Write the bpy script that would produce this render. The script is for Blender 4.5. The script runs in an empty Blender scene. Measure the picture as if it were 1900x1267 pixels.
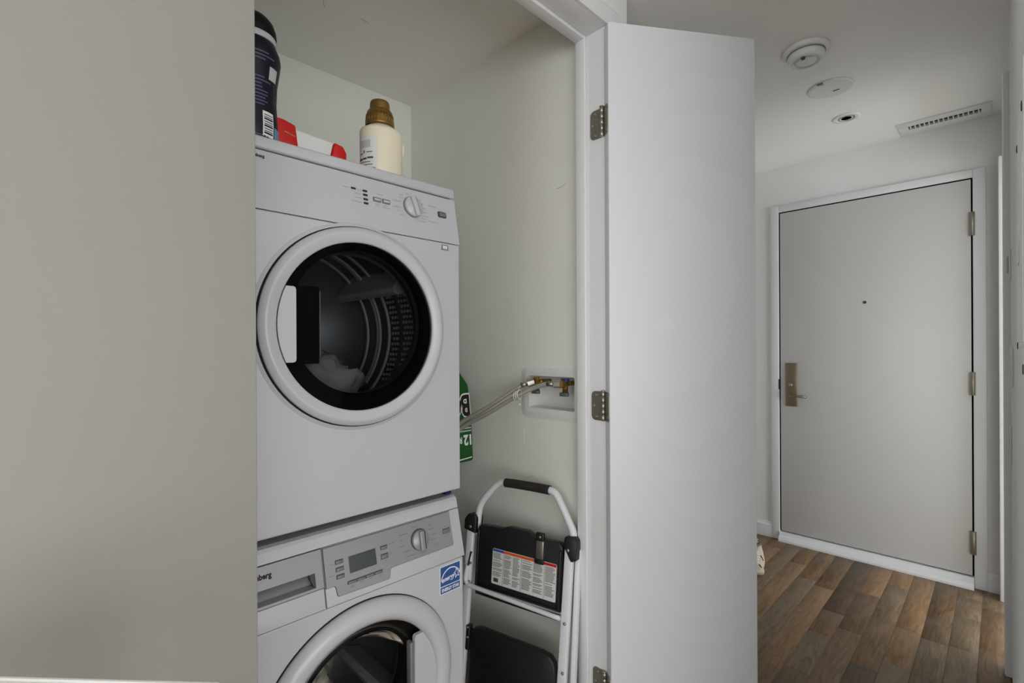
import bpy, bmesh, math, random
from mathutils import Vector, Matrix
S = bpy.context.scene
COL = S.collection
PI = math.pi
random.seed(7)

# ------------------------------------------------------------------ camera, light, exposure
# X runs down the hall to the entry door, Y runs into the closet, Z is up.
H = 1.24
cd = bpy.data.cameras.new('camera'); cam = bpy.data.objects.new('camera', cd); COL.objects.link(cam)
cd.sensor_width = 36.0; cd.sensor_fit = 'HORIZONTAL'
cd.lens = 905.0 / 1900.0 * 36.0
cd.shift_y = 11.5 / 1900.0
cd.clip_start = 0.01
yaw = math.radians(45.1)
fw = Vector((math.cos(yaw), math.sin(yaw), 0)); rt = Vector((math.sin(yaw), -math.cos(yaw), 0)); up = Vector((0, 0, 1))
ro = 0.0049
r2 = rt * math.cos(ro) - up * math.sin(ro); u2 = up * math.cos(ro) + rt * math.sin(ro)
M = Matrix((r2, u2, -fw)).transposed().to_4x4(); M.translation = Vector((0, 0, H))
cam.matrix_world = M
S.camera = cam
S.view_settings.view_transform = 'Standard'; S.view_settings.look = 'None'
S.view_settings.gamma = 1.0; S.view_settings.use_curve_mapping = False
S.view_settings.exposure = -0.25
w = bpy.data.worlds.new('world'); S.world = w; w.use_nodes = True
bg = w.node_tree.nodes['Background']; bg.inputs[0].default_value = (0.93, 0.97, 1.0, 1); bg.inputs[1].default_value = 1.0
def area(name, loc, tgt, sx, sy, watts, col):
    l = bpy.data.lights.new(name, 'AREA'); l.shape = 'RECTANGLE'; l.size = sx; l.size_y = sy; l.energy = watts; l.color = col
    o = bpy.data.objects.new(name, l); COL.objects.link(o); o.location = loc
    o.rotation_euler = (Vector(tgt) - Vector(loc)).to_track_quat('-Z', 'Z').to_euler()
    return o
area('daylight_window_west', (-5.92, -1.07, 1.2), (3, -0.8, 1.3), 3.8, 2.2, 160, (0.92, 0.96, 1.0))
area('daylight_window_south', (-0.85, -2.94, 1.05), (0.3, 3, 1.15), 3.4, 1.8, 85, (0.945, 0.97, 1.0))
area('daylight_window_bedroom', (2.6, -2.45, 0.95), (2.85, 3, 1.3), 2.2, 1.7, 82, (0.92, 0.96, 1.0))

# ------------------------------------------------------------------ materials
def lin(c):
    return tuple(((x / 255) / 12.92 if x / 255 <= 0.04045 else ((x / 255 + 0.055) / 1.055) ** 2.4) for x in c)
def mat(name, rgb, rough=0.5, metal=0.0, var=0.03, scale=6.0, bump=0.0, bscale=200.0, coat=0.0, stretch=None, spec=0.5):
    m = bpy.data.materials.new(name); m.use_nodes = True
    nt = m.node_tree; b = nt.nodes['Principled BSDF']
    b.inputs['Roughness'].default_value = rough; b.inputs['Metallic'].default_value = metal
    b.inputs['Coat Weight'].default_value = coat; b.inputs['Specular IOR Level'].default_value = spec
    c = lin(rgb)
    tc = nt.nodes.new('ShaderNodeTexCoord'); n = nt.nodes.new('ShaderNodeTexNoise'); n.inputs['Scale'].default_value = scale
    n.inputs['Detail'].default_value = 3
    src = tc.outputs['Object']
    if stretch:
        mp = nt.nodes.new('ShaderNodeMapping'); mp.inputs['Scale'].default_value = stretch
        nt.links.new(src, mp.inputs[0]); src = mp.outputs[0]
    nt.links.new(src, n.inputs['Vector'])
    r = nt.nodes.new('ShaderNodeValToRGB')
    r.color_ramp.elements[0].position = 0.3; r.color_ramp.elements[1].position = 0.7
    r.color_ramp.elements[0].color = tuple(max(0, x * (1 - var)) for x in c) + (1,)
    r.color_ramp.elements[1].color = tuple(min(1, x * (1 + var)) for x in c) + (1,)
    nt.links.new(n.outputs[0], r.inputs[0]); nt.links.new(r.outputs[0], b.inputs['Base Color'])
    if bump:
        n2 = nt.nodes.new('ShaderNodeTexNoise'); n2.inputs['Scale'].default_value = bscale; n2.inputs['Detail'].default_value = 2
        nt.links.new(src, n2.inputs['Vector'])
        bp = nt.nodes.new('ShaderNodeBump'); bp.inputs['Strength'].default_value = bump; bp.inputs['Distance'].default_value = 0.002
        nt.links.new(n2.outputs[0], bp.inputs['Height']); nt.links.new(bp.outputs[0], b.inputs['Normal'])
    return m
WALL = mat('wall_paint', (236, 236, 234), 0.85, var=0.012, scale=1.5, bump=0.10, bscale=260)
CEIL = mat('ceiling_paint', (246, 244, 240), 0.9, var=0.012, scale=1.5, bump=0.10, bscale=260)
CLOS = mat('closet_paint', (238, 239, 230), 0.88, var=0.02, scale=2.0, bump=0.12, bscale=240)
TRIM = mat('trim_paint', (232, 233, 234), 0.42, var=0.008, scale=2.0, bump=0.04, bscale=300)
DOORP = mat('door_paint', (224, 227, 231), 0.5, var=0.008, scale=1.5, bump=0.05, bscale=320)
DOORW = mat('left_door_dimmed_paint', (147, 147, 141), 0.62, var=0.01, scale=1.5, bump=0.05, bscale=320)  # beige-grey leaf paint, darkened in colour to stand in for dimmer light
ENTRY = mat('entry_door_paint', (208, 206, 203), 0.38, var=0.012, scale=1.2, bump=0.05, bscale=300)
APPL = mat('appliance_enamel', (190, 192, 195), 0.32, var=0.006, scale=3, coat=0.2)
PLAST = mat('white_plastic', (230, 230, 227), 0.4, var=0.01)
SILV = mat('silver_plastic', (152, 154, 154), 0.38, metal=0.25, var=0.02)
SILVD = mat('silver_recess', (128, 131, 132), 0.4, metal=0.25, var=0.02)
BTN = mat('button_grey', (118, 121, 121), 0.4, metal=0.2, var=0.03)
MARK = mat('printed_grey', (128, 130, 130), 0.6, var=0.05)
MARKL = mat('printed_pale_grey', (178, 180, 180), 0.6, var=0.05)
MARKD = mat('printed_dark', (66, 68, 70), 0.5, var=0.05)
BLACK = mat('black_plastic', (20, 21, 22), 0.42, var=0.15)
GASK = mat('black_rubber', (12, 12, 13), 0.6, var=0.1)
VOID = mat('matt_black', (3, 3, 3), 0.85, var=0.1, spec=0.1)
STEPB = mat('step_plastic', (27, 28, 29), 0.46, var=0.12, bump=0.25, bscale=400)
LCD = mat('dark_display', (72, 79, 77), 0.2, var=0.03)
STEEL = mat('brushed_nickel', (168, 164, 154), 0.34, metal=0.9, var=0.06, scale=40)
HINGE = mat('nickel_hinge', (158, 152, 138), 0.42, metal=0.85, var=0.08, scale=60)
LOCK = mat('bronze_nickel', (140, 128, 104), 0.4, metal=0.8, var=0.08, scale=50)
BRASS = mat('brass', (164, 134, 62), 0.32, metal=0.9, var=0.1, scale=60)
DRUM = mat('steel_drum', (120, 122, 124), 0.38, metal=0.6, var=0.06, scale=20)
DRUMW = mat('drum_enamel', (205, 206, 206), 0.4, metal=0.2, var=0.06, scale=8)
TUBE = mat('white_tube', (226, 226, 230), 0.35, var=0.02)
GRIP = mat('foam_grip', (40, 37, 35), 0.8, var=0.25, scale=30, bump=0.6, bscale=160)
PAPER = mat('label_paper', (222, 222, 220), 0.6, var=0.01)
BLUE = mat('label_blue', (52, 84, 160), 0.5); ORNG = mat('label_orange', (226, 92, 30), 0.5); RED = mat('label_red', (200, 24, 24), 0.5)
EBLUE = mat('sticker_blue', (48, 86, 146), 0.4)
WHITE = mat('print_white', (240, 240, 238), 0.5, var=0.0)
NAVY = mat('navy_bottle', (13, 13, 30), 0.42, var=0.3, scale=14, spec=0.3)
NMARK = mat('navy_print', (86, 86, 122), 0.5, var=0.1)
SKY = mat('pale_blue_print', (104, 142, 176), 0.5)
BCAP = mat('black_cap', (6, 6, 7), 0.5, var=0.1, spec=0.25)
RINGG = mat('grey_ring', (190, 190, 192), 0.4)
CREAM = mat('cream_plastic', (232, 224, 198), 0.38, var=0.012)
GOLD = mat('gold_cap', (136, 106, 52), 0.3, metal=0.65, var=0.12, scale=20)
GOLDP = mat('gold_print', (176, 140, 84), 0.5)
REDP = mat('red_plastic', (206, 26, 18), 0.4, var=0.05)
GREEN = mat('green_film', (6, 84, 24), 0.35, var=0.12, scale=9, bump=0.3, bscale=30)
INK = mat('black_ink', (14, 14, 14), 0.5, var=0.0)
HOSEM = mat('braided_steel', (196, 192, 184), 0.32, metal=0.65, var=0.25, scale=500)
VBLUE = mat('valve_blue', (40, 46, 92), 0.4); VGREY = mat('valve_grey', (88, 100, 104), 0.4)
NYLON = mat('clear_nylon', (216, 216, 210), 0.4)
DARK = mat('dark_void', (22, 22, 21), 0.8, var=0.1)
SHOEW = mat('shoe_white', (214, 204, 186), 0.7, var=0.06, scale=30, bump=0.3, bscale=200)
SHOEI = mat('shoe_lining', (120, 112, 92), 0.8, var=0.1)
SHOES = mat('shoe_sole', (226, 206, 176), 0.6, var=0.05)
CLOTHS = mat('silver_cloth', (214, 206, 190), 0.45, metal=0.2, var=0.4, scale=40, bump=0.8, bscale=60)
CLOTHG = mat('grey_cloth', (170, 170, 170), 0.9, var=0.15, scale=12, bump=0.4, bscale=200)
BOUNCE = mat('pale_bounce_floor', (226, 222, 212), 0.95, var=0.05, scale=60, bump=0.3, bscale=300)
COUNT = mat('white_laminate', (246, 246, 244), 0.3, var=0.004)
STACKB = mat('dark_blue_plastic', (24, 32, 70), 0.4)

def glass_mat(name, tint, spec_ior=1.5):
    m = bpy.data.materials.new(name); m.use_nodes = True; nt = m.node_tree
    for n in list(nt.nodes): nt.nodes.remove(n)
    o = nt.nodes.new('ShaderNodeOutputMaterial'); mx = nt.nodes.new('ShaderNodeMixShader')
    t = nt.nodes.new('ShaderNodeBsdfTransparent'); t.inputs[0].default_value = tint + (1,)
    g = nt.nodes.new('ShaderNodeBsdfGlossy'); g.inputs['Roughness'].default_value = 0.04
    f = nt.nodes.new('ShaderNodeFresnel'); f.inputs[0].default_value = spec_ior
    nt.links.new(f.outputs[0], mx.inputs[0]); nt.links.new(t.outputs[0], mx.inputs[1]); nt.links.new(g.outputs[0], mx.inputs[2])
    nt.links.new(mx.outputs[0], o.inputs[0]); return m
GLASSD = glass_mat('smoked_glass', (0.5, 0.51, 0.52), 1.14)
GLASSW = glass_mat('clear_door_glass', (0.6, 0.61, 0.61), 1.12)

def wood_mat(name, base, light, seed, along=True):
    m = bpy.data.materials.new(name); m.use_nodes = True; nt = m.node_tree; b = nt.nodes['Principled BSDF']
    tc = nt.nodes.new('ShaderNodeTexCoord'); mp = nt.nodes.new('ShaderNodeMapping')
    mp.inputs['Scale'].default_value = (2.6, 20, 4); mp.inputs['Location'].default_value = (seed * 3.1, seed * 1.7, seed)
    n = nt.nodes.new('ShaderNodeTexNoise'); n.inputs['Scale'].default_value = 1.6; n.inputs['Detail'].default_value = 6; n.inputs['Distortion'].default_value = 2.6
    r = nt.nodes.new('ShaderNodeValToRGB')
    r.color_ramp.elements[0].position = 0.32; r.color_ramp.elements[1].position = 0.68
    r.color_ramp.elements[0].color = lin(base) + (1,); r.color_ramp.elements[1].color = lin(light) + (1,)
    nt.links.new(tc.outputs['Object'], mp.inputs[0]); nt.links.new(mp.outputs[0], n.inputs['Vector'])
    nt.links.new(n.outputs[0], r.inputs[0]); nt.links.new(r.outputs[0], b.inputs['Base Color'])
    bp = nt.nodes.new('ShaderNodeBump'); bp.inputs['Strength'].default_value = 0.12; bp.inputs['Distance'].default_value = 0.001
    nt.links.new(n.outputs[0], bp.inputs['Height']); nt.links.new(bp.outputs[0], b.inputs['Normal'])
    b.inputs['Roughness'].default_value = 0.48
    return m
WOODS = [wood_mat('oak_%s' % k, a, c, i) for i, (k, a, c) in enumerate([
    ('brown', (102, 78, 52), (140, 110, 79)), ('dark', (74, 59, 42), (104, 84, 61)), ('grey', (106, 87, 65), (140, 119, 93)),
    ('tan', (126, 97, 66), (160, 127, 92)), ('umber', (90, 69, 46), (124, 98, 68))])]

# ------------------------------------------------------------------ mesh helpers
class B:
    """collects shapes in one bmesh; tf maps local points to world"""
    def __init__(s, tf=None): s.bm = bmesh.new(); s.tf = tf
    def _f(s, verts, faces, smooth=False):
        vs = [s.bm.verts.new(v) for v in verts]
        for f in faces:
            try:
                fc = s.bm.faces.new([vs[i] for i in f]); fc.smooth = smooth
            except ValueError: pass
        return vs
    def box(s, x0, x1, y0, y1, z0, z1, bev=0.0, seg=2):
        t = bmesh.new(); bmesh.ops.create_cube(t, size=1)
        for v in t.verts: v.co = Vector(((x0 + x1) / 2 + v.co.x * (x1 - x0), (y0 + y1) / 2 + v.co.y * (y1 - y0), (z0 + z1) / 2 + v.co.z * (z1 - z0)))
        if bev: bmesh.ops.bevel(t, geom=t.edges[:], offset=bev, segments=seg, profile=0.5, affect='EDGES')
        s.merge(t, bev > 0); return s
    def merge(s, t, smooth=False):
        mp = {v: s.bm.verts.new(v.co) for v in t.verts}
        for f in t.faces:
            try:
                n = s.bm.faces.new([mp[v] for v in f.verts]); n.smooth = smooth
            except ValueError: pass
        t.free()
    def prism(s, pts, a, b, axis='y', bev=0.0):
        """polygon pts in the two other axes, extruded along axis from a to b"""
        def P(p, c): return {'y': (p[0], c, p[1]), 'x': (c, p[0], p[1]), 'z': (p[0], p[1], c)}[axis]
        t = bmesh.new(); n = len(pts)
        v0 = [t.verts.new(P(p, a)) for p in pts]; v1 = [t.verts.new(P(p, b)) for p in pts]
        t.faces.new(v0); t.faces.new(v1[::-1])
        for i in range(n): t.faces.new([v0[i], v0[(i + 1) % n], v1[(i + 1) % n], v1[i]])
        bmesh.ops.recalc_face_normals(t, faces=t.faces[:])
        if bev: bmesh.ops.bevel(t, geom=t.edges[:], offset=bev, segments=2, profile=0.5, affect='EDGES')
        s.merge(t, bev > 0); return s
    def lathe(s, prof, c, axis='z', n=40, sx=1.0, sy=1.0, cap0=True, cap1=True, smooth=True):
        """prof: list of (radius, along) ; axis z or y or x"""
        rings = []
        for r, h in prof:
            ring = []
            for i in range(n):
                a = 2 * PI * i / n; p, q = r * math.cos(a) * sx, r * math.sin(a) * sy
                co = {'z': (p, q, h), 'y': (p, h, q), 'x': (h, p, q)}[axis]
                ring.append(s.bm.verts.new(Vector(c) + Vector(co)))
            rings.append(ring)
        for k in range(len(rings) - 1):
            for i in range(n):
                f = s.bm.faces.new([rings[k][i], rings[k][(i + 1) % n], rings[k + 1][(i + 1) % n], rings[k + 1][i]]); f.smooth = smooth
        if cap0 and prof[0][0] > 0: s.bm.faces.new(rings[0])
        if cap1 and prof[-1][0] > 0: s.bm.faces.new(rings[-1])
        return s
    def tube(s, pts, r, n=12, smooth=True, sub=0):
        pts = [Vector(p) for p in pts]
        if sub:                                                  # Catmull-Rom smoothing
            q = []
            for i in range(len(pts) - 1):
                p0, p1, p2, p3 = pts[max(i - 1, 0)], pts[i], pts[i + 1], pts[min(i + 2, len(pts) - 1)]
                for k in range(sub):
                    t = k / sub
                    q.append(0.5 * ((2 * p1) + (p2 - p0) * t + (2 * p0 - 5 * p1 + 4 * p2 - p3) * t * t + (3 * p1 - p0 - 3 * p2 + p3) * t ** 3))
            pts = q + [pts[-1]]
        rings = []; ref = None
        for i, p in enumerate(pts):
            d = (pts[min(i + 1, len(pts) - 1)] - pts[max(i - 1, 0)]).normalized()
            if ref is None: ref = Vector((0, 0, 1)) if abs(d.z) < 0.9 else Vector((1, 0, 0))
            a = (ref - d * ref.dot(d)).normalized(); ref = a; b = d.cross(a)
            rings.append([s.bm.verts.new(p + (a * math.cos(2 * PI * j / n) + b * math.sin(2 * PI * j / n)) * r) for j in range(n)])
        for k in range(len(rings) - 1):
            for j in range(n):
                f = s.bm.faces.new([rings[k][j], rings[k][(j + 1) % n], rings[k + 1][(j + 1) % n], rings[k + 1][j]]); f.smooth = smooth
        s.bm.faces.new(rings[0]); s.bm.faces.new(rings[-1]); return s
    def build(s, name, material, parent=None, fix=True):
        if s.tf:
            for v in s.bm.verts: v.co = s.tf(v.co)
        if fix: bmesh.ops.recalc_face_normals(s.bm, faces=s.bm.faces[:])
        me = bpy.data.meshes.new(name); s.bm.to_mesh(me); s.bm.free()
        return link(name, me, material, parent)
def link(name, me, material, parent=None):
    if material and not me.materials: me.materials.append(material)
    o = bpy.data.objects.new(name, me); COL.objects.link(o)
    if parent is not None:
        o.parent = parent; o.matrix_parent_inverse = MW(parent).inverted()
    return o
def MW(o):
    m = Matrix.LocRotScale(o.location, o.rotation_euler, o.scale)
    return m if o.parent is None else MW(o.parent) @ o.matrix_parent_inverse @ m
def thing(name, label, cat, loc, group=None):
    o = bpy.data.objects.new(name, None); COL.objects.link(o); o.location = loc; o.empty_display_size = 0.05
    o['label'] = label; o['category'] = cat; o['kind'] = 'thing'
    if group: o['group'] = group
    return o
def struct(o, label=None):
    o['kind'] = 'structure'
    if label: o['label'] = label
    return o
def text(name, body, size, material, parent, tf, extrude=0.0004, offset=0.0, shear=0.0, align='LEFT', xs=1.0):
    c = bpy.data.curves.new(name, 'FONT'); c.body = body; c.size = size; c.extrude = extrude; c.offset = offset; c.shear = shear; c.align_x = align; c.resolution_u = 3
    o = bpy.data.objects.new(name + '_src', c); COL.objects.link(o)
    dg = bpy.context.evaluated_depsgraph_get()
    me = bpy.data.meshes.new_from_object(o.evaluated_get(dg)); me.name = name
    bpy.data.objects.remove(o); bpy.data.curves.remove(c)
    for v in me.vertices: v.co = tf(Vector((v.co.x * xs, v.co.y, v.co.z)))
    me.materials.clear()
    return link(name, me, material, parent)
def copy_part(o, parent, delta):
    c = o.copy(); COL.objects.link(c); c.parent = parent; c.location = o.location + Vector(delta); return c
def disc_plate(b, x0, x1, z0, z1, cx, cz, r, y0, y1, n=64):
    """rectangular plate in XZ with a round hole, thickness y0..y1"""
    rings = []
    for y in (y0, y1):
        inn, out = [], []
        for i in range(n):
            a = 2 * PI * i / n; c, q = math.cos(a), math.sin(a)
            inn.append(b.bm.verts.new((cx + r * c, y, cz + r * q)))
            t = min(((x1 - cx) if c > 0 else (cx - x0)) / max(abs(c), 1e-9), ((z1 - cz) if q > 0 else (cz - z0)) / max(abs(q), 1e-9))
            out.append(b.bm.verts.new((cx + t * c, y, cz + t * q)))
        # snap the nearest samples to the corners
        for X in (x0, x1):
            for Z in (z0, z1):
                v = min(out, key=lambda v: (v.co.x - X) ** 2 + (v.co.z - Z) ** 2); v.co.x, v.co.z = X, Z
        rings.append((inn, out))
    (i0, o0), (i1, o1) = rings
    for i in range(n):
        j = (i + 1) % n
        b.bm.faces.new([i0[i], i0[j], o0[j], o0[i]]); b.bm.faces.new([i1[i], o1[i], o1[j], i1[j]])
        b.bm.faces.new([i0[i], i1[i], i1[j], i0[j]]); b.bm.faces.new([o0[i], o0[j], o1[j], o1[i]])
    return b

# ------------------------------------------------------------------ room shell
ZC = 2.392                       # ceiling
UE = 3.44                        # entry wall
VF = 0.87                        # hall face of the closet front wall
UR = 1.305                       # right closet wall
struct(B().box(-6.1, 3.7, -3.1, 2.15, ZC, ZC + 0.12).build('ceiling', CEIL))
fl = struct(B().box(-6.1, 3.7, -3.1, 2.15, -0.14, -0.012).build('floor', WOODS[3]))
# plank rows: hall and closet floor, laid along the hall
rng = random.Random(4); meshes = {}
row = -0.02; WPL = 0.089
while row < 1.45:
    x = 1.0 - rng.uniform(0, 0.4)
    while x < 3.47:
        ln = rng.choice((0.24, 0.33, 0.44, 0.6, 0.85, 1.1))
        x1 = min(x + ln, 3.47); x0 = max(x, 0.9)
        if x1 - x0 > 0.03:
            p = B().box(x0 + 0.0002, x1 - 0.0002, row + 0.0002, row + WPL - 0.0002, -0.013, rng.uniform(-0.0004, 0.0), 0.0007, 1).build('plank', WOODS[rng.choice((0, 0, 1, 2, 2, 3, 3, 4))], fl)
        x += ln
    row += WPL
# closet front wall: left of the opening, over it, right of it (ends in an outside corner)
LJ, RJ, HD = 0.262, 1.285, 2.243   # jamb faces, header soffit
wf = B(); wf.box(-6.0, LJ - 0.02, VF, VF + 0.11, 0, ZC); wf.box(LJ - 0.02, RJ + 0.02, VF, VF + 0.11, HD + 0.02, ZC); wf.box(RJ + 0.02, 1.41, VF, VF + 0.11, 0, ZC)
struct(wf.build('wall_front', WALL))
wr0 = B(); wr0.box(UR, 1.41, 1.225, 1.985, 0, ZC); wr0.box(UR, 1.41, VF + 0.11, 1.0, 0, ZC); wr0.box(UR, 1.41, 1.0, 1.225, 0, 1.016); wr0.box(UR, 1.41, 1.0, 1.225, 1.147, ZC)      # cut out for the supply box
struct(wr0.build('wall_closet_right', CLOS))
struct(B().box(0.1, 1.41, 1.985, 2.1, 0, ZC).build('wall_closet_back', CLOS))
struct(B().box(0.1, 0.2, VF + 0.11, 1.985, 0, ZC).build('wall_closet_left', CLOS))
# entry wall with the door opening
we = B(); we.box(UE, UE + 0.2, -0.2, 0.09, 0, ZC); we.box(UE, UE + 0.2, 1.02, 1.65, 0, ZC); we.box(UE, UE + 0.2, 0.09, 1.02, 2.11, ZC)
struct(we.build('wall_entry', WALL))
struct(B().box(1.41, UE, 1.5, 1.6, 0, ZC).build('wall_alcove', WALL))
VR = -0.025
wr_ = B(); wr_.box(1.02, 2.668, VR - 0.12, VR, 0, ZC); wr_.box(3.335, UE, VR - 0.12, VR, 0, ZC); wr_.box(2.668, 3.335, VR - 0.12, VR, 2.16, ZC)      # doorway to a bedroom
struct(wr_.build('wall_right', WALL))
struct(B().box(1.02, 3.5, -2.5, VR - 0.12, -0.012, 0.004).build('floor_bedroom', BOUNCE), 'unseen bedroom floor, made pale to bounce light into the hall')  # out-of-view floor added pale so it throws light up into the hall
struct(B().box(1.02, 1.12, -2.6, VR - 0.12, 0, ZC).build('wall_bedroom_west', WALL))
wb = B(); wb.box(1.02, 3.6, -2.6, -2.5, 0, 0.1); wb.box(1.02, 3.6, -2.6, -2.5, 2.2, ZC); wb.box(1.12, 1.4, -2.6, -2.5, 0.1, 2.2)
struct(wb.build('wall_bedroom_south', WALL))
# wear on the closet paint
cei = bpy.data.objects['ceiling']; wcr = bpy.data.objects['wall_closet_right']
for p, q in (((0.827, 1.574), (0.866, 1.578)), ((0.700, 1.580), (0.716, 1.606))):
    b = B(); b.tube([(p[0], p[1], ZC), (0.5 * (p[0] + q[0]), 0.5 * (p[1] + q[1]), ZC - 0.0004), (q[0], q[1], ZC)], 0.0009, 6); b.build('scuff_mark', MARKL, cei)
for pts, m_ in (([(1.083, 1.790), (1.064, 1.792), (1.045, 1.798)], RINGG), ([(1.249, 0.941), (1.2485, 0.90), (1.247, 0.855)], PLAST), ([(1.228, 0.765), (1.20, 0.778), (1.167, 0.761)], PLAST)):
    b = B(); b.tube([(UR, v, z) for v, z in pts], 0.0011, 6); b.build('scuff_mark', m_, wcr)
# the living room behind: two window walls and the rest of its shell
ww = B(); ww.box(-6.1, -6.0, -3.1, 0.98, 0, 0.1); ww.box(-6.1, -6.0, -3.1, 0.98, 2.3, ZC); ww.box(-6.1, -6.0, -3.1, -3.0, 0.1, 2.3); ww.box(-6.1, -6.0, 0.86, 0.98, 0.1, 2.3)
struct(ww.build('wall_window_west', WALL))
ws = B(); ws.box(-6.0, 3.6, -3.1, -3.0, 0, 0.1); ws.box(-6.0, 3.6, -3.1, -3.0, 2.3, ZC); ws.box(-6.0, -2.6, -3.1, -3.0, 0.1, 2.3); ws.box(0.9, 3.6, -3.1, -3.0, 0.1, 2.3)
struct(ws.build('wall_window_south', WALL))
struct(B().box(3.5, 3.6, -3.0, VR - 0.12, 0, ZC).build('wall_living_east', WALL))
f = B()
for v in (-3.0, -1.75, -0.48, 0.8): f.box(-6.06, -6.0, v, v + 0.06, 0.1, 2.3)
f.box(-6.06, -6.0, -3.0, 0.86, 0.1, 0.16); f.box(-6.06, -6.0, -3.0, 0.86, 2.24, 2.3); struct(f.build('window_1', TRIM))
f = B()
for u in (-2.6, -1.46, -0.3, 0.84): f.box(u, u + 0.06, -3.06, -3.0, 0.1, 2.3)
f.box(-2.6, 0.9, -3.06, -3.0, 0.1, 0.16); f.box(-2.6, 0.9, -3.06, -3.0, 2.24, 2.3); struct(f.build('window_2', TRIM))

# ------------------------------------------------------------------ closet jamb, stop, doors
jt = struct(B().box(RJ, RJ + 0.02, VF, 0.98, 0, HD + 0.02, 0.0015).build('trim_1', TRIM), 'white closet door jamb with a raised stop')
B().box(LJ - 0.02, LJ, VF, 0.98, 0, HD + 0.02, 0.0015).build('jamb', TRIM, jt)
B().box(LJ, RJ, VF, 0.98, HD, HD + 0.02, 0.0015).build('head', TRIM, jt)
B().box(RJ - 0.011, RJ, 0.943, 0.98, 0, HD, 0.002).build('stop', TRIM, jt)
B().box(LJ, LJ + 0.011, 0.943, 0.98, 0, HD, 0.002).build('stop', TRIM, jt)
B().box(LJ + 0.011, RJ - 0.011, 0.943, 0.98, HD - 0.011, HD, 0.002).build('stop', TRIM, jt)
# slim head casing above the opening
cs = struct(B().prism([(VF - 0.011, HD + 0.0005), (VF - 0.015, HD + 0.006), (VF - 0.015, HD + 0.05), (VF - 0.009, HD + 0.062), (VF, HD + 0.066), (VF, HD + 0.0005)], LJ - 0.06, RJ + 0.06, 'x').build('trim_2', TRIM))

A0 = Vector((1.263, 0.845, 0)); BD = Vector((0.41, -0.285, 0)).normalized(); BN = Vector((-BD.y, BD.x, 0))   # leaf direction, away-from-camera normal
LW, LT = 0.4993, 0.035
def leaf_tf(p): return A0 + BD * p.x + BN * p.y + Vector((0, 0, p.z))
d1 = struct(B(leaf_tf).box(0, LW, 0, LT, 0.012, 2.235, 0.0015).build('door_1', DOORP), 'right closet door leaf swung open into the hall, plain white slab')
def rounded(w, h, r, side, n=6):
    """plate outline from (0,0) to (w,h) with the two corners on one side rounded"""
    pts = [(0, 0)] if side > 0 else []
    out = [(0, 0)]
    for k in range(n + 1):
        a = -PI / 2 + k * PI / 2 / n; out.append((w - r + r * math.cos(a), r + r * math.sin(a)))
    for k in range(n + 1):
        a = k * PI / 2 / n; out.append((w - r + r * math.cos(a), h - r + r * math.sin(a)))
    out.append((0, h))
    return out
def screw(parent, b): return b.build('screw', STEEL, parent)
for zc in (1.945, 1.055, 0.177):
    z0 = zc - 0.046
    hb = B()
    hb.prism([(0.886 + p[0], z0 + p[1]) for p in rounded(0.041, 0.092, 0.015, 1)], RJ - 0.0025, RJ, 'x')
    hg = hb.build('hinge', HINGE, d1)
    kn = B()
    pr = []
    for k in range(5): pr += [(0.0054, 0.0005 + k * 0.0184), (0.0062, 0.0009 + k * 0.0184), (0.0062, 0.0183 + k * 0.0184), (0.0054, 0.0187 + k * 0.0184)]
    kn.lathe(pr, (1.277, 0.8795, z0), 'z', 14)
    kn.lathe([(0.0072, 0), (0.005, 0.004), (0, 0.005)], (1.277, 0.8795, z0 + 0.092), 'z', 14)
    kn.build('barrel', STEEL, hg)
    lp = B(leaf_tf); lp.prism([(LT - 0.002 - p[0] * 0.8, z0 + p[1]) for p in rounded(0.038, 0.092, 0.015, 1)], -0.0022, 0.0002, 'x'); lp.build('leaf_plate', HINGE, hg)
    for vv, zz in ((0.908, 0.012), (0.918, 0.046), (0.908, 0.080)):
        sc = B(); sc.lathe([(0.0042, 0), (0.0042, -0.0012), (0.0022, -0.0016), (0.0015, -0.0006), (0, -0.0006)], (RJ - 0.0025, vv, z0 + zz), 'x', 12); sc.build('screw', STEEL, hg)
    for yy, zz in ((0.018, 0.014), (0.010, 0.046), (0.018, 0.078)):
        sc = B(leaf_tf); sc.lathe([(0.0038, 0), (0.0038, -0.001), (0.002, -0.0014), (0, -0.0006)], (-0.0022, yy, z0 + zz), 'x', 12); sc.build('screw', STEEL, hg)
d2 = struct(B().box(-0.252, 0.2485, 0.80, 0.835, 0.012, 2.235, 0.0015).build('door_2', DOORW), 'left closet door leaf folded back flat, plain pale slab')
for zc in (1.945, 1.055, 0.177):
    h = B(); h.lathe([(0.0062, -0.046), (0.0062, 0.046)], (0.255, 0.842, zc), 'z', 14); h.box(0.2475, 0.2495, 0.803, 0.835, zc - 0.046, zc + 0.046); h.build('hinge', HINGE, d2)

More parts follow.
